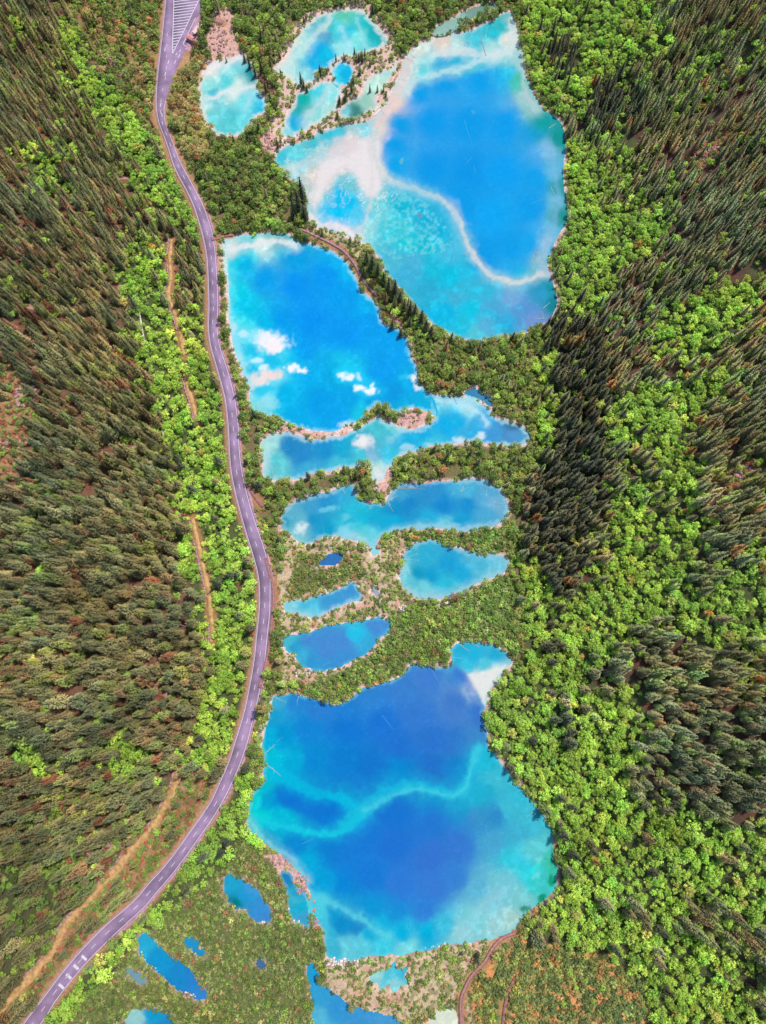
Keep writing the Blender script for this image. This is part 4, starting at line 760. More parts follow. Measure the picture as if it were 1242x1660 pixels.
# ------------------------------------------------------------------ planting
def cand(step, seed):
    r = np.random.default_rng(seed)
    X, Y = np.meshgrid(np.arange(-330, 335, step), np.arange(-235, 560, step * .87)); X = X + (np.arange(X.shape[0]) % 2)[:, None] * step / 2
    X = X + r.uniform(-.42, .42, X.shape) * step; Y = Y + r.uniform(-.42, .42, Y.shape) * step; X = X.ravel(); Y = Y.ravel()
    Z = sample(HZ, X, Y); u, v, d = project(X, Y, Z)
    m = (u > -75) & (u < 1317) & (v > -75) & (v < 1735)
    return X[m], Y[m], Z[m], r
def jit_tint(base, n, r, s=.2, hue=.07):
    b = s2l(base)[None] * np.ones((n, 1)); f = np.exp(r.normal(0, s, n))[:, None]; h = r.normal(0, hue, n)
    return np.clip(b * f * np.stack([1 + h, 1 + h * .15, 1 - h * .3], 1), 0.003, .9)
ROADPX = np.array([((a[0] + a[2]) / 2, (a[1] + a[3]) / 2) for a in ROAD], float)
kinds = {'conifer': [], 'broadleaf': [], 'shrub': []}
def plant(kind, step, seed, spec, hgt, marg, base_h):
    """spec: zone -> (probability, [(weight, tint), ...], (min size, max size))"""
    X, Y, Z, r = cand(step, seed); u, v, d = project(X, Y, Z + hgt * .45); z_plain = zlook(u, v); sg = 13.0
    zc = zlook(np.clip(u + r.normal(0, 1, len(u)) * sg, -70, 1310), np.clip(v + r.normal(0, 1, len(u)) * sg, -70, 1730))
    zc = np.where(np.isin(z_plain, (0, 1, 2, 8)) & np.isin(zc, (0, 1, 2, 8)), zc, z_plain)
    ls = sample(LSn, X, Y); dr_ = sample(DROAD, X, Y); dp = sample(DPATH, X, Y)
    ok = (ls > marg) & (dr_ > (5.8 if base_h > 3 else 5.2)) & (dp > (2.0 if base_h > 3 else 1.6))
    if base_h > 3:
        for P in PATHS_DIRT: ok &= dist_line(u, v, np.array(P, float)) > (11.0 if P is PATHS_DIRT[3] else 7.5)
        ok &= dist_line(u, v, ROADPX) > 11.5
    gap = fbm(X / 9, Y / 9, 501, 3)
    for z, (p, tints, (s0, s1)) in spec.items():
        clump = (.35 + 2.4 * (fbm(X / 13, Y / 13, 701, 3) > .18)) if (kind == 'broadleaf' and z in (0, 1)) else 1.0
        m = ok & (zc == z) & (r.random(len(X)) < p * clump * np.where(gap < -.34, .3 if z in (0, 1, 3, 5, 6) else .85, 1.0))
        i = np.nonzero(m)[0]
        if not len(i): continue
        w = np.array([t[0] for t in tints], float); w /= w.sum(); c = r.choice(len(tints), len(i), p=w)
        # neighbouring trees tend to share a tone
        T = np.zeros((len(i), 3))
        for q in range(len(tints)):
            T[c == q] = jit_tint(tints[q][1], int((c == q).sum()), r)
        T *= (1 + (.38 if kind == 'conifer' else .24) * fbm(X[i] / 18, Y[i] / 18, 601, 3))[:, None]; hs_ = (.22 if kind == 'conifer' else .14) * fbm(X[i] / 30, Y[i] / 30, 621, 3); T *= np.stack([1 + hs_, 1 + hs_ * .2, 1 - hs_ * .5], 1)
        S = (s0 + (s1 - s0) * r.random(len(i)) ** (1.35 if kind == 'broadleaf' else 1.0)) * (1 + .15 * fbm(X[i] / 25, Y[i] / 25, 611, 2))
        if kind == 'conifer': S = S * (.76 + .24 * sstep(250, 1000, v[i]))
        for a in range(len(i)):
            kinds[kind].append((X[i[a]], Y[i[a]], Z[i[a]], S[a], r.uniform(0, 6.283), T[a], int(z)))
L_CON = [(5, (146,140,94)), (4, (130,130,88)), (2, (158,144,96)), (1.1, (160,132,92)), (.3, (156,106,76)), (2.2, (150,156,88))]
R_CON = [(5, (156,156,108)), (4, (142,146,102)), (2, (162,150,104)), (1.0, (164,140,98)), (.2, (192,144,86)), (1.6, (152,168,98))]
D_CON = [(5, (106,106,78)), (4, (94,98,74)), (1, (118,110,76)), (.3, (160,116,72))]
BR = [(6, (180,210,88)), (4, (164,202,80)), (2, (194,216,98)), (.3, (206,200,104)), (.04, (210,156,80))]
BRD = [(4, (146,178,76)), (3, (128,156,74)), (2, (162,180,90)), (.12, (196,144,80))]
MIX = [(4, (146,168,80)), (4, (126,146,74)), (2, (160,166,88)), (1.6, (168,194,84)), (.2, (186,138,84)), (.12,(160,116,80))]
PALE = [(3, (192,186,112)), (2, (204,176,116)), (2, (168,176,96)), (.8, (212,154,94))]
OLV = [(4, (144,156,82)), (4, (118,136,70)), (2, (176,172,108)), (1, (142,170,74)), (.4, (180,130,94))]
plant('conifer', 4.0, 11, {14: (.68, L_CON, (.45, .9)), 15: (.35, L_CON, (.5, .9)), 0: (.93, L_CON, (.5, 1.05)), 1: (.92, R_CON, (.45, .92)), 8: (.85, D_CON, (.6, 1.0)), 12: (.22, L_CON, (.4, .8)), 2: (.03, D_CON + R_CON, (.55, .9)), 3: (.13, D_CON + R_CON, (.35, .68)), 9: (.14, L_CON, (.4, .65)), 5: (.015, D_CON, (.25, .4)), 13: (.12, D_CON + L_CON, (.32, .62)), 11: (.02, D_CON, (.35, .5)), 10: (.03, L_CON, (.4, .6))}, 17, 1.3, 24)
plant('broadleaf', 3.45, 12, {2: (.95, BR, (.34, 1.12)), 14: (.26, BR + BRD, (.4, .8)), 0: (.2, BR + BRD, (.4, .85)), 1: (.30, BR + BRD, (.4, .9)), 15: (.62, BRD, (.4, .9)), 12: (.42, BRD + MIX, (.35, .75)), 13: (.28, MIX, (.3, .65)), 8: (.22, BR + BRD, (.5, .85)), 3: (.62, MIX, (.45, 1.05)), 9: (.62, BRD + MIX + PALE, (.55, 1.0)), 10: (.8, PALE, (.6, 1.0)), 11: (.40, MIX + OLV, (.3, .6)), 5: (.05, MIX, (.3, .45)), 4: (.10, OLV + MIX, (.22, .5)), 6: (.12, BR + MIX, (.25, .55))}, 8, 1.0, 10)
plant('shrub', 1.75, 13, {4: (.9, OLV, (.4, 1.4)), 5: (.62, OLV + MIX, (.4, 1.25)), 6: (.74, [(5, (132,142,80)), (3, (108,122,72)), (3, (164,168,90)), (1, (212,160,100))], (.7, 1.7)), 11: (.82, OLV + BRD, (.7, 1.6)), 3: (.45, MIX, (.7, 1.6)), 10: (.4, PALE, (.6, 1.3)), 9: (.30, PALE + MIX, (.6, 1.4)), 14: (.6, [(2, (140,156,74)), (2, (160,104,80)), (2, (130,140,80))], (.6, 1.5)), 0: (.16, [(2, (140,156,74)), (2, (170,104,76)), (1, (160,138,80))], (.6, 1.3)), 1: (.04, R_CON, (.7, 1.2)), 13: (.3, MIX, (.5, 1.3)), 12: (.62, [(3, (140,166,84)), (2, (180,110,84)), (1, (170,144,96))], (.5, 1.2)), 7: (.16, PALE + OLV, (.35, .9)), 2: (.10, BR, (1., 1.6))}, 1, .12, 1.7)
# conifers that stand out in the photograph, on dams and in the pools
EXTRA = [(604,440,1.35,(64,78,50)),(595,432,1.0,(70,80,52)),(590,448,.8,(74,84,54)),(613,452,1.05,(72,74,50)),(622,462,1.1,(70,72,52)),(630,474,1.0,(80,78,56)),(640,482,1.15,(60,66,52)),(648,492,1.1,(74,76,56)),(655,503,1.0,(88,84,58)),(664,512,1.05,(70,72,54)),(672,516,1.1,(84,82,60)),(682,528,1.15,(66,68,52)),(690,537,1.1,(74,70,54)),(698,545,1.0,(80,76,58)),(664,530,.8,(92,96,60)),(640,500,.8,(96,98,60)),(625,490,.75,(110,90,60)),(636,532,.8,(86,92,58)),(650,545,.8,(92,94,60)),
 (489,138,1.0,(70,84,56)),(493,143,.8,(78,90,60)),(498,150,.8,(70,80,56)),(551,170,1.0,(76,84,56)),(562,158,.9,(86,90,58)),(570,150,.9,(80,88,60)),(573,138,.8,(80,84,60)),(560,165,.8,(76,90,60)),(545,100,.6,(90,84,66)),(558,98,.6,(88,84,66)),(575,92,.8,(80,84,60)),(582,100,.8,(70,80,60)),(592,96,.8,(76,84,56)),(600,108,.7,(90,96,60)),(608,92,.8,(90,90,66)),(600,152,.7,(90,100,60)),(612,150,.6,(100,120,60)),(622,150,.6,(90,110,60)),(530,120,.6,(100,96,76)),
 (432,150,1.0,(74,84,54)),(440,168,.9,(80,90,58)),(448,185,.8,(74,80,54)),(420,215,.9,(66,76,50)),(412,222,.8,(74,88,54)),(402,226,.8,(60,72,46)),(492,330,1.1,(60,68,48)),(486,345,1.0,(70,76,52)),(478,352,.9,(66,78,50)),(495,358,.9,(60,66,48)),(380,232,.8,(70,84,50)),(398,102,1.0,(80,86,54)),(406,112,1.05,(76,80,54)),(415,125,1.0,(90,90,60)),(425,118,1.1,(84,84,60)),(440,112,1.0,(90,88,64)),(368,102,.5,(110,120,80))]
ed = [unproj(u, v, 3.2) for u, v, s, t in EXTRA]
for (u, v, s, t), (x, y) in zip(EXTRA, ed):
    if v < 235: s *= .5
    elif u > 560: s *= .76
    x, y, z = [float(q) for q in ground_hit(np.array([u]), np.array([v]))[:3]] if False else (float(x), float(y), 0)
    x, y, z = (float(q[0]) for q in ground_hit(np.array([float(u)]), np.array([float(v)])))
    kinds['conifer'].append((x, y, max(z, 2.2), s * .95, random.uniform(0, 6.28), s2l(t) * 1.5, 20))
hid = bpy.data.collections.new('tree_templates')       # sources for the forest masses, not linked to the scene
def template(name, meshes):
    c = bpy.data.collections.new(name)
    for i, me in enumerate(meshes):
        o = bpy.data.objects.new(name + '_%02d' % i, me); c.objects.link(o)
    return c
def stuff(name, pts, meshes, label, cat):
    if not pts: return
    P = np.array([(p[0], p[1], p[2] - .2) for p in pts], np.float32); r = np.random.default_rng(5)
    me = bpy.data.meshes.new(name); me.vertices.add(len(P)); me.vertices.foreach_set('co', P.ravel())
    def at(n, t, d, key):
        a = me.attributes.new(n, t, 'POINT'); a.data.foreach_set(key, np.asarray(d, np.float32 if t != 'INT' else np.int32).ravel())
    sc_ = np.array([p[3] for p in pts]); zs = sc_ * r.uniform(.88, 1.12, len(pts))
    at('scl', 'FLOAT_VECTOR', np.stack([sc_ * r.uniform(.9, 1.1, len(pts)), sc_ * r.uniform(.9, 1.1, len(pts)), zs], 1), 'vector')
    at('rot', 'FLOAT_VECTOR', np.stack([r.normal(0, .03, len(pts)), r.normal(0, .03, len(pts)), [p[4] for p in pts]], 1), 'vector')
    at('pick', 'INT', r.integers(0, len(meshes), len(pts)), 'value')
    at('tint', 'FLOAT_COLOR', np.concatenate([np.array([p[5] for p in pts]), np.ones((len(pts), 1))], 1), 'color')
    o = put(name, me, None, kind='stuff', label=label, category=cat)
    ng = bpy.data.node_groups.new(name + '_nodes', 'GeometryNodeTree'); ng.interface.new_socket('Geometry', in_out='INPUT', socket_type='NodeSocketGeometry'); ng.interface.new_socket('Geometry', in_out='OUTPUT', socket_type='NodeSocketGeometry')
    n = ng.nodes; l = ng.links; gi = n.new('NodeGroupInput'); go = n.new('NodeGroupOutput'); iop = n.new('GeometryNodeInstanceOnPoints'); ci = n.new('GeometryNodeCollectionInfo')
    ci.inputs['Collection'].default_value = template(name + '_source', meshes); ci.inputs['Separate Children'].default_value = True; ci.inputs['Reset Children'].default_value = True
    m2p = n.new('GeometryNodeMeshToPoints'); l.new(gi.outputs[0], m2p.inputs[0]); l.new(m2p.outputs[0], iop.inputs['Points']); l.new(ci.outputs[0], iop.inputs['Instance'])
    iop.inputs['Pick Instance'].default_value = True
    def na(nm, t):
        a = n.new('GeometryNodeInputNamedAttribute'); a.data_type = t; a.inputs[0].default_value = nm; return a.outputs[0]
    l.new(na('pick', 'INT'), iop.inputs['Instance Index']); l.new(na('rot', 'FLOAT_VECTOR'), iop.inputs['Rotation']); l.new(na('scl', 'FLOAT_VECTOR'), iop.inputs['Scale'])
    l.new(iop.outputs[0], go.inputs[0])
    md = o.modifiers.new('scatter', 'NODES'); md.node_group = ng
    return o
BANDS_L = [(-99, 180, 'beside the road fork'), (180, 380, 'above the first road bend'), (380, 640, 'facing the deep blue lake'), (640, 800, 'facing the long lake'), (800, 980, 'facing the marsh ponds'), (980, 1200, 'facing the leaf-shaped pond'), (1200, 1400, 'above the ochre track'), (1400, 1800, 'below the ochre track')]
BANDS_R = [(-99, 150, 'beside the huge lake top'), (150, 330, 'beside the huge lake middle'), (330, 520, 'beside the huge lake foot'), (520, 720, 'behind the forested dam'), (720, 900, 'behind the bean-shaped lake'), (900, 1100, 'behind the rounded lake'), (1100, 1300, 'behind the lowest lake neck'), (1300, 1480, 'beside the lowest lake belly'), (1480, 1800, 'above the orange scrub')]
def tone(c):
    r, g, b = c; k = r / (g + 1e-6); lum = .3 * r + .6 * g + .1 * b
    if k > 1.3: return 'rust-brown'
    if k > 1.08: return 'brownish'
    if lum > .42: return 'lime-green'
    if lum > .3: return 'fresh-green'
    if lum > .2: return 'olive'
    if lum > .12: return 'dark-green'
    return 'blackish'
def where(u, v, z):
    if 262 < u < 900 and z not in (0, 1, 12) and not (z == 2 and u < 420 and v < 1250):
        if v < 240: return 'among the topmost terrace pools' if u > 440 else 'around the small milky lake'
        if v < 400 and u < 520: return 'in the grove above the deep blue lake'
        if v < 560 and u < 720: return 'on the narrow dam between upper lakes'
        if v < 720 and u > 640: return 'on the forested dam below the huge lake'
        if u < 460: return 'between the road and the lakes'
        if v < 870: return 'on the bank above the bean-shaped lake'
        if v < 1140: return 'in the marsh between small ponds'
        if u < 540: return 'in the olive scrub beside the road'
        return 'on the shore of the lowest lake'
    side = u < 600; B = BANDS_L if side else BANDS_R
    for a, b, t in B:
        if a <= v < b: break
    q = (380 - u) / 380.0 if side else (u - 860) / 380.0
    lvl = 'low on' if q < .2 else ('low on' if q < .42 else ('halfway up' if q < .7 else 'high on'))
    return f"{lvl} the {'road-side' if side else 'far'} slope {t}"
def size_word(s, lo, hi): return 'small' if s < lo else ('tall' if s > hi else 'mid-sized')
GROUPS = {'conifer': 'conifers of the valley sides', 'broadleaf': 'broadleaf trees of the valley', 'shrub': 'shrubs of the valley floor'}
def take_individuals(kind, nmax, hh):
    pts = kinds[kind]; A = np.array([(p[0], p[1], p[2], p[3]) for p in pts]); u, v, d = project(A[:, 0], A[:, 1], A[:, 2] + hh * A[:, 3] * .5)
    u0, v0, _ = project(A[:, 0], A[:, 1], A[:, 2]); u1, v1, _ = project(A[:, 0], A[:, 1], A[:, 2] + hh * A[:, 3])
    size = (np.hypot(u1 - u0, v1 - v0) + A[:, 3] * 700 / d * (5.5 if kind != 'shrub' else 2)) * A[:, 3] / d * 1000
    fr = (u > 6) & (u < IW - 6) & (v > 6) & (v < IH - 6)
    # not buried behind a taller neighbour: keep the tallest in each small cell
    size = np.where(fr, size, -1)
    size += np.array([400 if p[6] == 20 else 0 for p in pts])
    o = np.argsort(-size)[:nmax]; sel = set(o.tolist())
    return [(pts[i], u[i], v[i]) for i in o], [p for i, p in enumerate(pts) if i not in sel]
KW = {'conifer': 'conifer', 'broadleaf': 'tree', 'shrub': 'shrub'}
ALLT = [(p[0], p[1], tone(p[5]), KW[k]) for k in ('conifer', 'broadleaf', 'shrub') for p in kinds[k]]
AXY = np.array([(a[0], a[1]) for a in ALLT])
ORD = ['uppermost', 'second-uppermost', 'third-uppermost', 'fourth-uppermost', 'fifth-uppermost', 'sixth-uppermost', 'seventh-uppermost', 'eighth-uppermost', 'ninth-uppermost', 'tenth-uppermost', 'eleventh-uppermost', 'twelfth-uppermost']
from collections import defaultdict
for kind, nm, cname, hh, meshes, trunk, cat, lohi in (('conifer', 'conifer_tree', 'crown', 19, CON, TR_C, 'conifer', (.75, .98)), ('broadleaf', 'broadleaf_tree', 'crown', 8.5, BRO, TR_B, 'tree', (.7, .92)), ('shrub', 'shrub', None, 1.8, SHR, None, 'shrub', (.9, 1.3))):
    ind, rest = take_individuals(kind, 298, hh)
    labs = []
    for (p, u, v) in ind:
        d2 = (AXY[:, 0] - p[0]) ** 2 + (AXY[:, 1] - p[1]) ** 2; d2[d2 < 1e-6] = 1e9; nb = ALLT[int(np.argmin(d2))]
        labs.append([size_word(p[3], *lohi), f"{tone(p[5])} {KW[kind]} beside {nb[2]} {nb[3]} {where(u, v, p[6])}"])
    by = defaultdict(list)
    for i, l in enumerate(labs): by[' '.join(l)].append(i)
    # alike neighbours: told apart by their order down the valley
    by2 = defaultdict(list)
    for i, l in enumerate(labs):
        if len(by[' '.join(l)]) > 1: by2[l[1]].append(i)
    for l, ii in by2.items():
        ii.sort(key=lambda i: ind[i][2])
        ii_all = sorted([i for i in range(len(labs)) if labs[i][1] == l], key=lambda i: ind[i][2])
        for q, i in enumerate(ii_all): labs[i][0] = (ORD[q] if q < 12 else f'{q + 1}th-uppermost')
    for (p, u, v), lb in zip(ind, labs):
        x, y, z, s, rz, t, zn = p; lab = ' '.join(lb)
        me = meshes[random.randrange(len(meshes))]
        if trunk is None:
            o = put(nm, me, None, label=lab, category=cat, group=GROUPS[kind]); o.location = (x, y, z - .1); o.rotation_euler = (0, 0, rz); o.scale = (s, s, s); o['tint'] = [float(c) for c in t]
        else:
            e = empty(nm, (x, y, z - .2), rz, label=lab, category=cat, group=GROUPS[kind]); e.scale = (s, s, s)
            c = put('crown', me, e); c['tint'] = [float(q) for q in t]; put('trunk', trunk, e)
    stuff({'conifer': 'conifer_forest', 'broadleaf': 'broadleaf_forest', 'shrub': 'shrub_cover'}[kind], rest, meshes,
          {'conifer': 'dense dark conifer forest covering both steep valley sides', 'broadleaf': 'bright green broadleaf woodland along both feet of the valley', 'shrub': 'low olive shrubs covering marsh and scrub around the small ponds'}[kind], {'conifer': 'forest', 'broadleaf': 'woodland', 'shrub': 'scrub'}[kind])
    print(kind, len(ind), len(rest))
# ------------------------------------------------------------------ fallen logs lying in the lakes: (lake, x1, y1, x2, y2, material, words)
LOGS = [
('C',647,187,674,184,'log','white log poking out from the sandy edge'),('C',893,303,902,321,'log','short white log near the teal far shore'),('C',862,330,893,318,'cyanlog','long faint cyan log pointing at the teal shore'),
('C',753,195,777,265,'cyanlog','very long faint trunk sunk in the middle'),('C',768,268,776,292,'cyanlog','short faint trunk at mid-lake'),('C',765,255,745,275,'cyanlog','thin faint trunk crossing the mid-lake one'),
('C',752,75,770,50,'log','white log in the bright top corner'),('C',745,70,752,55,'log','small white log in the top corner'),('C',786,62,790,45,'log','short upright-looking log near the top corner'),('C',788,90,778,60,'tanlog','brownish log near the top corner'),
('C',660,95,680,108,'darklog','dark twig-like log near the pebbly top shore'),('C',664,88,690,104,'darklog','dark thin log beside the twig-like one'),('C',712,100,730,86,'darklog','dark log lying across the pale shelf'),
('C',573,300,579,315,'log','white log at the corner of the sand fan'),('C',872,402,866,425,'tanlog','rusty log on the violet shallows'),('C',860,180,884,205,'cyanlog','pale trunk angled from the teal shore'),('C',890,208,902,200,'log','white branch on the teal shore'),
('C',730,425,738,402,'darklog','dark stick standing off the curved ridge'),('C',880,500,892,490,'log','white branched log at the violet foot'),('C',878,505,882,518,'log','white stub log at the violet foot'),('C',866,518,886,516,'log','flat white log on the violet foot shore'),
('C',848,478,882,482,'cyanlog','faint pale line of a trunk under the ridge'),('C',480,250,484,238,'log','white branch near the bare inlet'),('C',500,240,488,232,'log','pale branch near the bare inlet'),('C',848,100,862,103,'log','short log reaching in from the gravel shore'),('C',850,130,866,126,'log','short log by the green algae patch'),
('D',388,640,440,627,'darklog','dark branch reaching in from the roadside'),('D',395,560,385,552,'darklog','tiny dark twig near the road-side shore'),
('E',815,708,822,692,'darklog','dark leaning stick in the violet corner'),('E',735,642,740,655,'tanlog','thin brown branch over the pale shelf'),('E',440,760,444,775,'log','white stick at the nearest-road corner'),('E',470,728,430,738,'cyanlog','faint pale trunk in the dark corner'),
('F',628,812,638,830,'log','bright white forked log under the small headland'),('F',631,812,645,803,'log','white branch leaning from the headland'),('F',640,792,690,793,'tanlog','long brown trunk by the upper bank'),('F',745,797,760,790,'log','short white log off the upper bank'),
('F',788,805,790,790,'log','white upright log near the far end'),('F',800,815,823,818,'log','white log touching the far end'),('F',820,812,830,832,'log','white branch leaning on the far bank'),('F',748,798,752,787,'log','thin white stick off the upper bank'),('F',465,835,500,860,'cyanlog','faint trunk in the road-side corner'),
('F',478,822,490,845,'cyanlog','second faint trunk in the road-side corner'),('F',470,820,482,835,'cyanlog','short faint trunk in the road-side corner'),('F',790,835,812,848,'cyanlog','faint trunk near the far end'),('F',560,800,553,790,'log','white twig off the small bay'),
('G',690,895,720,925,'cyanlog','long faint trunk reaching from the upper bank'),('G',700,890,735,900,'cyanlog','faint trunk along the upper bank'),('G',770,905,790,912,'cyanlog','faint trunk near the pointed end'),('G',660,930,680,955,'cyanlog','faint trunk near the pale shelf'),
('L',745,1044,762,1056,'log','white log in the small upper bay'),('L',768,1043,778,1050,'log','white twig in the small upper bay'),('L',790,1046,810,1052,'cyanlog','faint log in the small upper bay'),
('L',434,1241,455,1258,'log','bold white log off the road-side bank'),('L',427,1224,446,1207,'log','white log aiming away from the bold one'),('L',448,1203,466,1190,'cyanlog','faint trunk beyond the white logs'),('L',444,1129,464,1138,'log','white log in the top corner'),('L',490,1368,524,1354,'cyanlog','long thin pale trunk across the lower cyan ridge'),
('L',700,1085,728,1130,'cyanlog','faint long trunk in the violet deep'),('L',620,1160,650,1200,'cyanlog','faint trunk in the upper deep'),('L',830,1375,842,1400,'cyanlog','faint trunk over the mottled shelf')]
def log_mesh(L, r0, material, seed):
    r = random.Random(seed); V = []; F = []; n = 6; k = 6; bend = r.uniform(-.03, .03) * L
    def tube(p0, p1, ra, rb, m=2, bd=0):
        base = len(V); d = (p1 - p0).normalized(); a = d.orthogonal().normalized(); b = d.cross(a)
        for i in range(m):
            t = i / (m - 1); c = p0.lerp(p1, t) + Vector((0, math.sin(t * math.pi) * bd, 0)); rr = ra + (rb - ra) * t
            for q in range(n): V.append(tuple(c + (a * math.cos(q * 6.283 / n) + b * math.sin(q * 6.283 / n)) * rr))
        for i in range(m - 1):
            for q in range(n): F.append((base + i * n + q, base + i * n + (q + 1) % n, base + (i + 1) * n + (q + 1) % n, base + (i + 1) * n + q))
    tube(Vector((-L / 2, 0, 0)), Vector((L / 2, 0, 0)), r0, r0 * .35, k, bend)
    for i in range(3):
        t = r.uniform(.2, .95); x = -L / 2 + t * L; sd = r.choice((-1, 1)); lb = r.uniform(.05, .13) * L + .3
        tube(Vector((x, math.sin(t * math.pi) * bend, 0)), Vector((x + lb * .7, sd * lb, .1)), r0 * .4, r0 * .12)
    return mesh_from('log', V, F, M[material])
for i, (k, x1, y1, x2, y2, mt, words) in enumerate(LOGS):
    lv = LK[k][0]; A = np.array(unproj(x1, y1, lv)); B = np.array(unproj(x2, y2, lv)); L = float(np.linalg.norm(B - A))
    faint = mt in ('cyanlog', 'darklog')
    o = put('fallen_log', log_mesh(L, .15 if faint else .24, mt, i), None, label=words + ' of the ' + {'C': 'huge upper lake', 'D': 'deep blue lake', 'E': 'long lake', 'F': 'bean-shaped lake', 'G': 'rounded lake', 'L': 'lowest lake'}[k], category='log', group='fallen logs in the lakes')
    c = (A + B) / 2; o.location = (c[0], c[1], lv + (-.08 if faint else .05)); o.rotation_euler = (0, 0, math.atan2(B[1] - A[1], B[0] - A[0]))
FANS = {'F': (26, 'bean-shaped lake'), 'G': (12, 'rounded lake'), 'C': (26, 'huge upper lake'), 'E': (10, 'long lake'), 'L': (8, 'lowest lake'), 'B1': (6, 'topmost turquoise pool'), 'J': (3, 'leaf-shaped pond')}
rf_ = np.random.default_rng(91)
for k, (n, words) in FANS.items():
    lv, P = LK[k]; Pc = P.mean(0); made = []
    for q in range(n):
        i = int(rf_.integers(0, len(P))); a = P[i]; t = P[(i + 1) % len(P)] - P[i - 1]; t /= np.linalg.norm(t) + 1e-9; nn = np.array([-t[1], t[0]])
        if not inside(np.array([a[0] + nn[0] * 3]), np.array([a[1] + nn[1] * 3]), P)[0]: nn = -nn
        L = rf_.uniform(4, 10); d = nn + t * rf_.normal(0, .45); d /= np.linalg.norm(d); c = a + d * (L * .5 + .2)
        side = ('upper', 'lower')[int(a[1] < Pc[1])] + ' ' + ('far-side', 'road-side')[int(a[0] < Pc[0])]
        mt = 'cyanlog' if rf_.random() < .75 else 'log'
        o = put('sunken_log', log_mesh(L, .13, mt, 500 + q), None, category='log', group='sunken logs fanning out from the banks')
        o.location = (c[0], c[1], lv - .05 + (.04 if mt == 'log' else 0)); o.rotation_euler = (0, 0, math.atan2(d[1], d[0]))
        made.append((o, c[1], ('short' if L < 6 else ('medium' if L < 8 else 'long')), f"{'pale' if mt == 'log' else 'faint cyan'} sunken log at the {side} bank of the {words}"))
    for l in set(m[3] for m in made):
        mm = sorted([m for m in made if m[3] == l], key=lambda m: -m[1]); lens = [m[2] for m in mm]
        for q, m in enumerate(mm): m[0]['label'] = (m[2] if lens.count(m[2]) == 1 else ORD[q]) + ' ' + l
# bare dead trunks standing among the slope trees
DEAD = [(224,515,'beside the pale footpath top'),(247,628,'beside the pale footpath middle'),(262,672,'in the bright trees below the footpath'),(280,665,'among dark trees beside the orange path piece'),(294,905,'at the inner edge of the dark forest'),(285,860,'in the lime patch at the dark forest edge'),(302,1015,'in the dark trees beside the straight path'),(328,1070,'below the end of the straight path'),(150,1440,'in the lowest dark stand above the ochre track'),(95,1480,'at the corner of the lime wood above the ochre track'),(120,560,'alone in the middle of the dark road-side forest'),(1120,1180,'in the dark stand behind the lowest lake neck'),(1035,470,'at the lime wood edge on the far slope'),(1180,250,'beside the pink scree on the far slope'),(930,690,'in the blackish stand behind the forested dam')]
dm = log_mesh(9.0, .2, 'rock', 77)
for (u, v, words) in DEAD:
    x, y, z = (float(t[0]) for t in ground_hit(np.array([float(u)]), np.array([float(v)])))
    o = put('dead_tree', dm, None, label='bare grey dead trunk ' + words, category='dead tree', group='bare dead trunks'); o.location = (x, y, z + 6.5); o.rotation_euler = (0, -math.pi / 2 + random.uniform(-.12, .12), random.uniform(0, 6)); o.scale = (1.5, 1, 1)
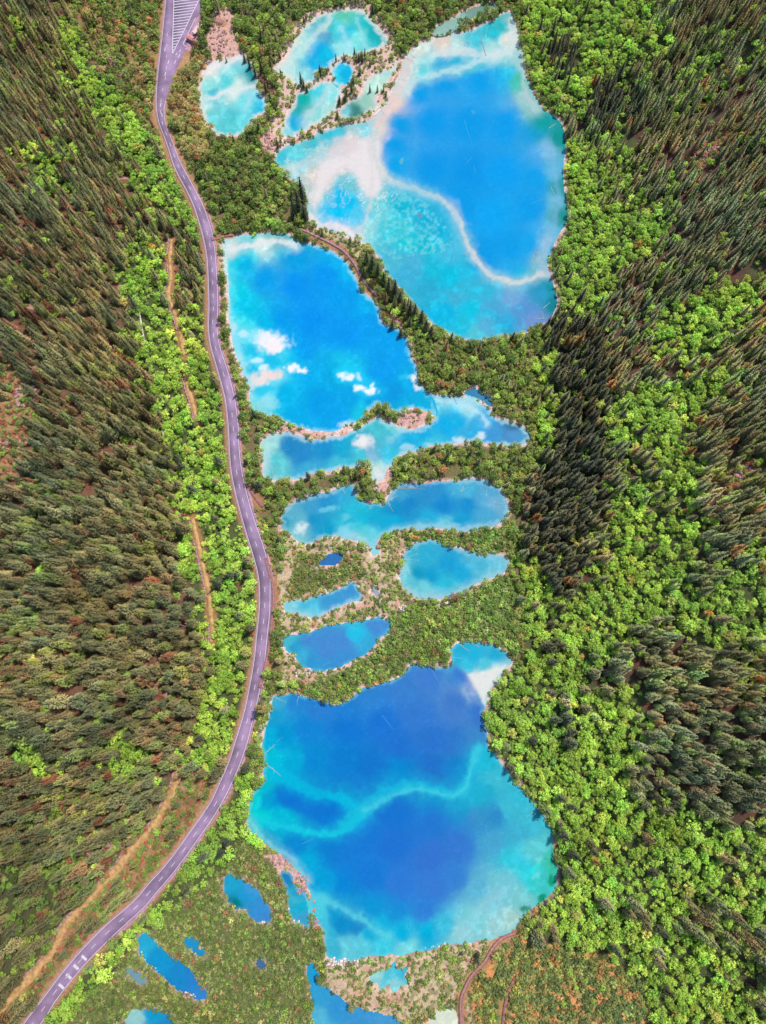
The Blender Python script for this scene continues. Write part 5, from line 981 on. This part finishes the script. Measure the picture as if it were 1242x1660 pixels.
# ------------------------------------------------------------------ rocks
def scatter_rocks(name, spots, label, material):
    V = []; F = []; r = random.Random(3); base = bmesh.new(); bmesh.ops.create_icosphere(base, subdivisions=1, radius=1); bv = [v.co.copy() for v in base.verts]; bf = [[v.index for v in f.verts] for f in base.faces]; base.free()
    for (u, v, ru, rv, n, s0, s1) in spots:
        for _ in range(n):
            a = r.uniform(0, 6.283); q = math.sqrt(r.random()); uu = u + math.cos(a) * q * ru; vv = v + math.sin(a) * q * rv
            x, y, z = (float(t[0]) for t in ground_hit(np.array([uu]), np.array([vv]))); s = r.uniform(s0, s1); b = len(V)
            sx, sy, sz = s * r.uniform(.7, 1.5), s * r.uniform(.6, 1.1), s * r.uniform(.4, .8); rz = r.uniform(0, 3.14); cc, ss = math.cos(rz), math.sin(rz)
            for p in bv:
                f = r.uniform(.8, 1.15); px, py = p.x * sx * f, p.y * sy * f; V.append((x + px * cc - py * ss, y + px * ss + py * cc, z + p.z * sz * f + sz * .3))
            F += [[b + i for i in f] for f in bf]
    return put(name, mesh_from(name, V, F, material), None, kind='stuff', label=label, category='rocks')
scatter_rocks('pale_boulders', [(545,1560,22,8,60,.35,1.1),(575,1560,16,6,30,.3,.9),(720,982,14,7,40,.3,1.1),(745,985,14,6,30,.3,1.0),(705,975,10,5,20,.3,.9),(490,1090,16,8,46,.3,1.0),(655,985,8,6,20,.3,.9),(640,1010,8,6,10,.3,.8),(470,1475,4,12,16,.3,.8),(480,1494,8,4,12,.3,.8),(425,1497,8,3,12,.3,.7),(308,1545,10,4,14,.3,.7),(300,1612,20,6,26,.3,.8),(245,1572,12,14,20,.3,.7),(232,1552,5,10,10,.3,.6),(610,785,8,12,24,.3,.9),(700,1530,30,6,26,.3,.8),(800,1060,14,6,14,.3,.7),(830,1050,10,8,18,.3,.7)], 'white boulders heaped along the lake outlets and pond rims', M['rock'])
scatter_rocks('pink_rocks', [(185,95,8,16,50,.6,1.9),(178,105,8,6,20,.6,1.6),(1150,250,30,14,60,.5,1.6),(1210,765,30,10,60,.5,1.8),(1215,20,8,30,16,.5,1.5),(40,640,18,22,50,.5,1.6),(20,720,20,12,30,.5,1.5),(100,1380,60,7,60,.5,1.4),(180,1370,14,10,36,.5,1.4),(490,1425,12,25,46,.35,1.1),(512,1480,6,26,40,.35,1.1),(455,1395,20,8,34,.3,1.0),(650,680,34,7,60,.25,.8),(470,695,30,5,26,.25,.7),(620,660,10,5,16,.25,.7),(435,235,8,18,36,.4,1.2),(355,60,12,30,60,.4,1.2),(420,5,24,10,50,.4,1.4),(690,15,20,10,24,.4,1.2),(230,1290,10,14,16,.5,1.3),(35,1080,8,14,16,.5,1.3),(235,1165,8,5,12,.5,1.2),(590,880,10,12,18,.3,.9),(780,660,12,4,18,.3,.8),(200,1440,10,10,14,.4,1)], 'pinkish rocks and scree on bare ground between the trees', M['pinkrock'])
print('objects', len(bpy.data.objects))
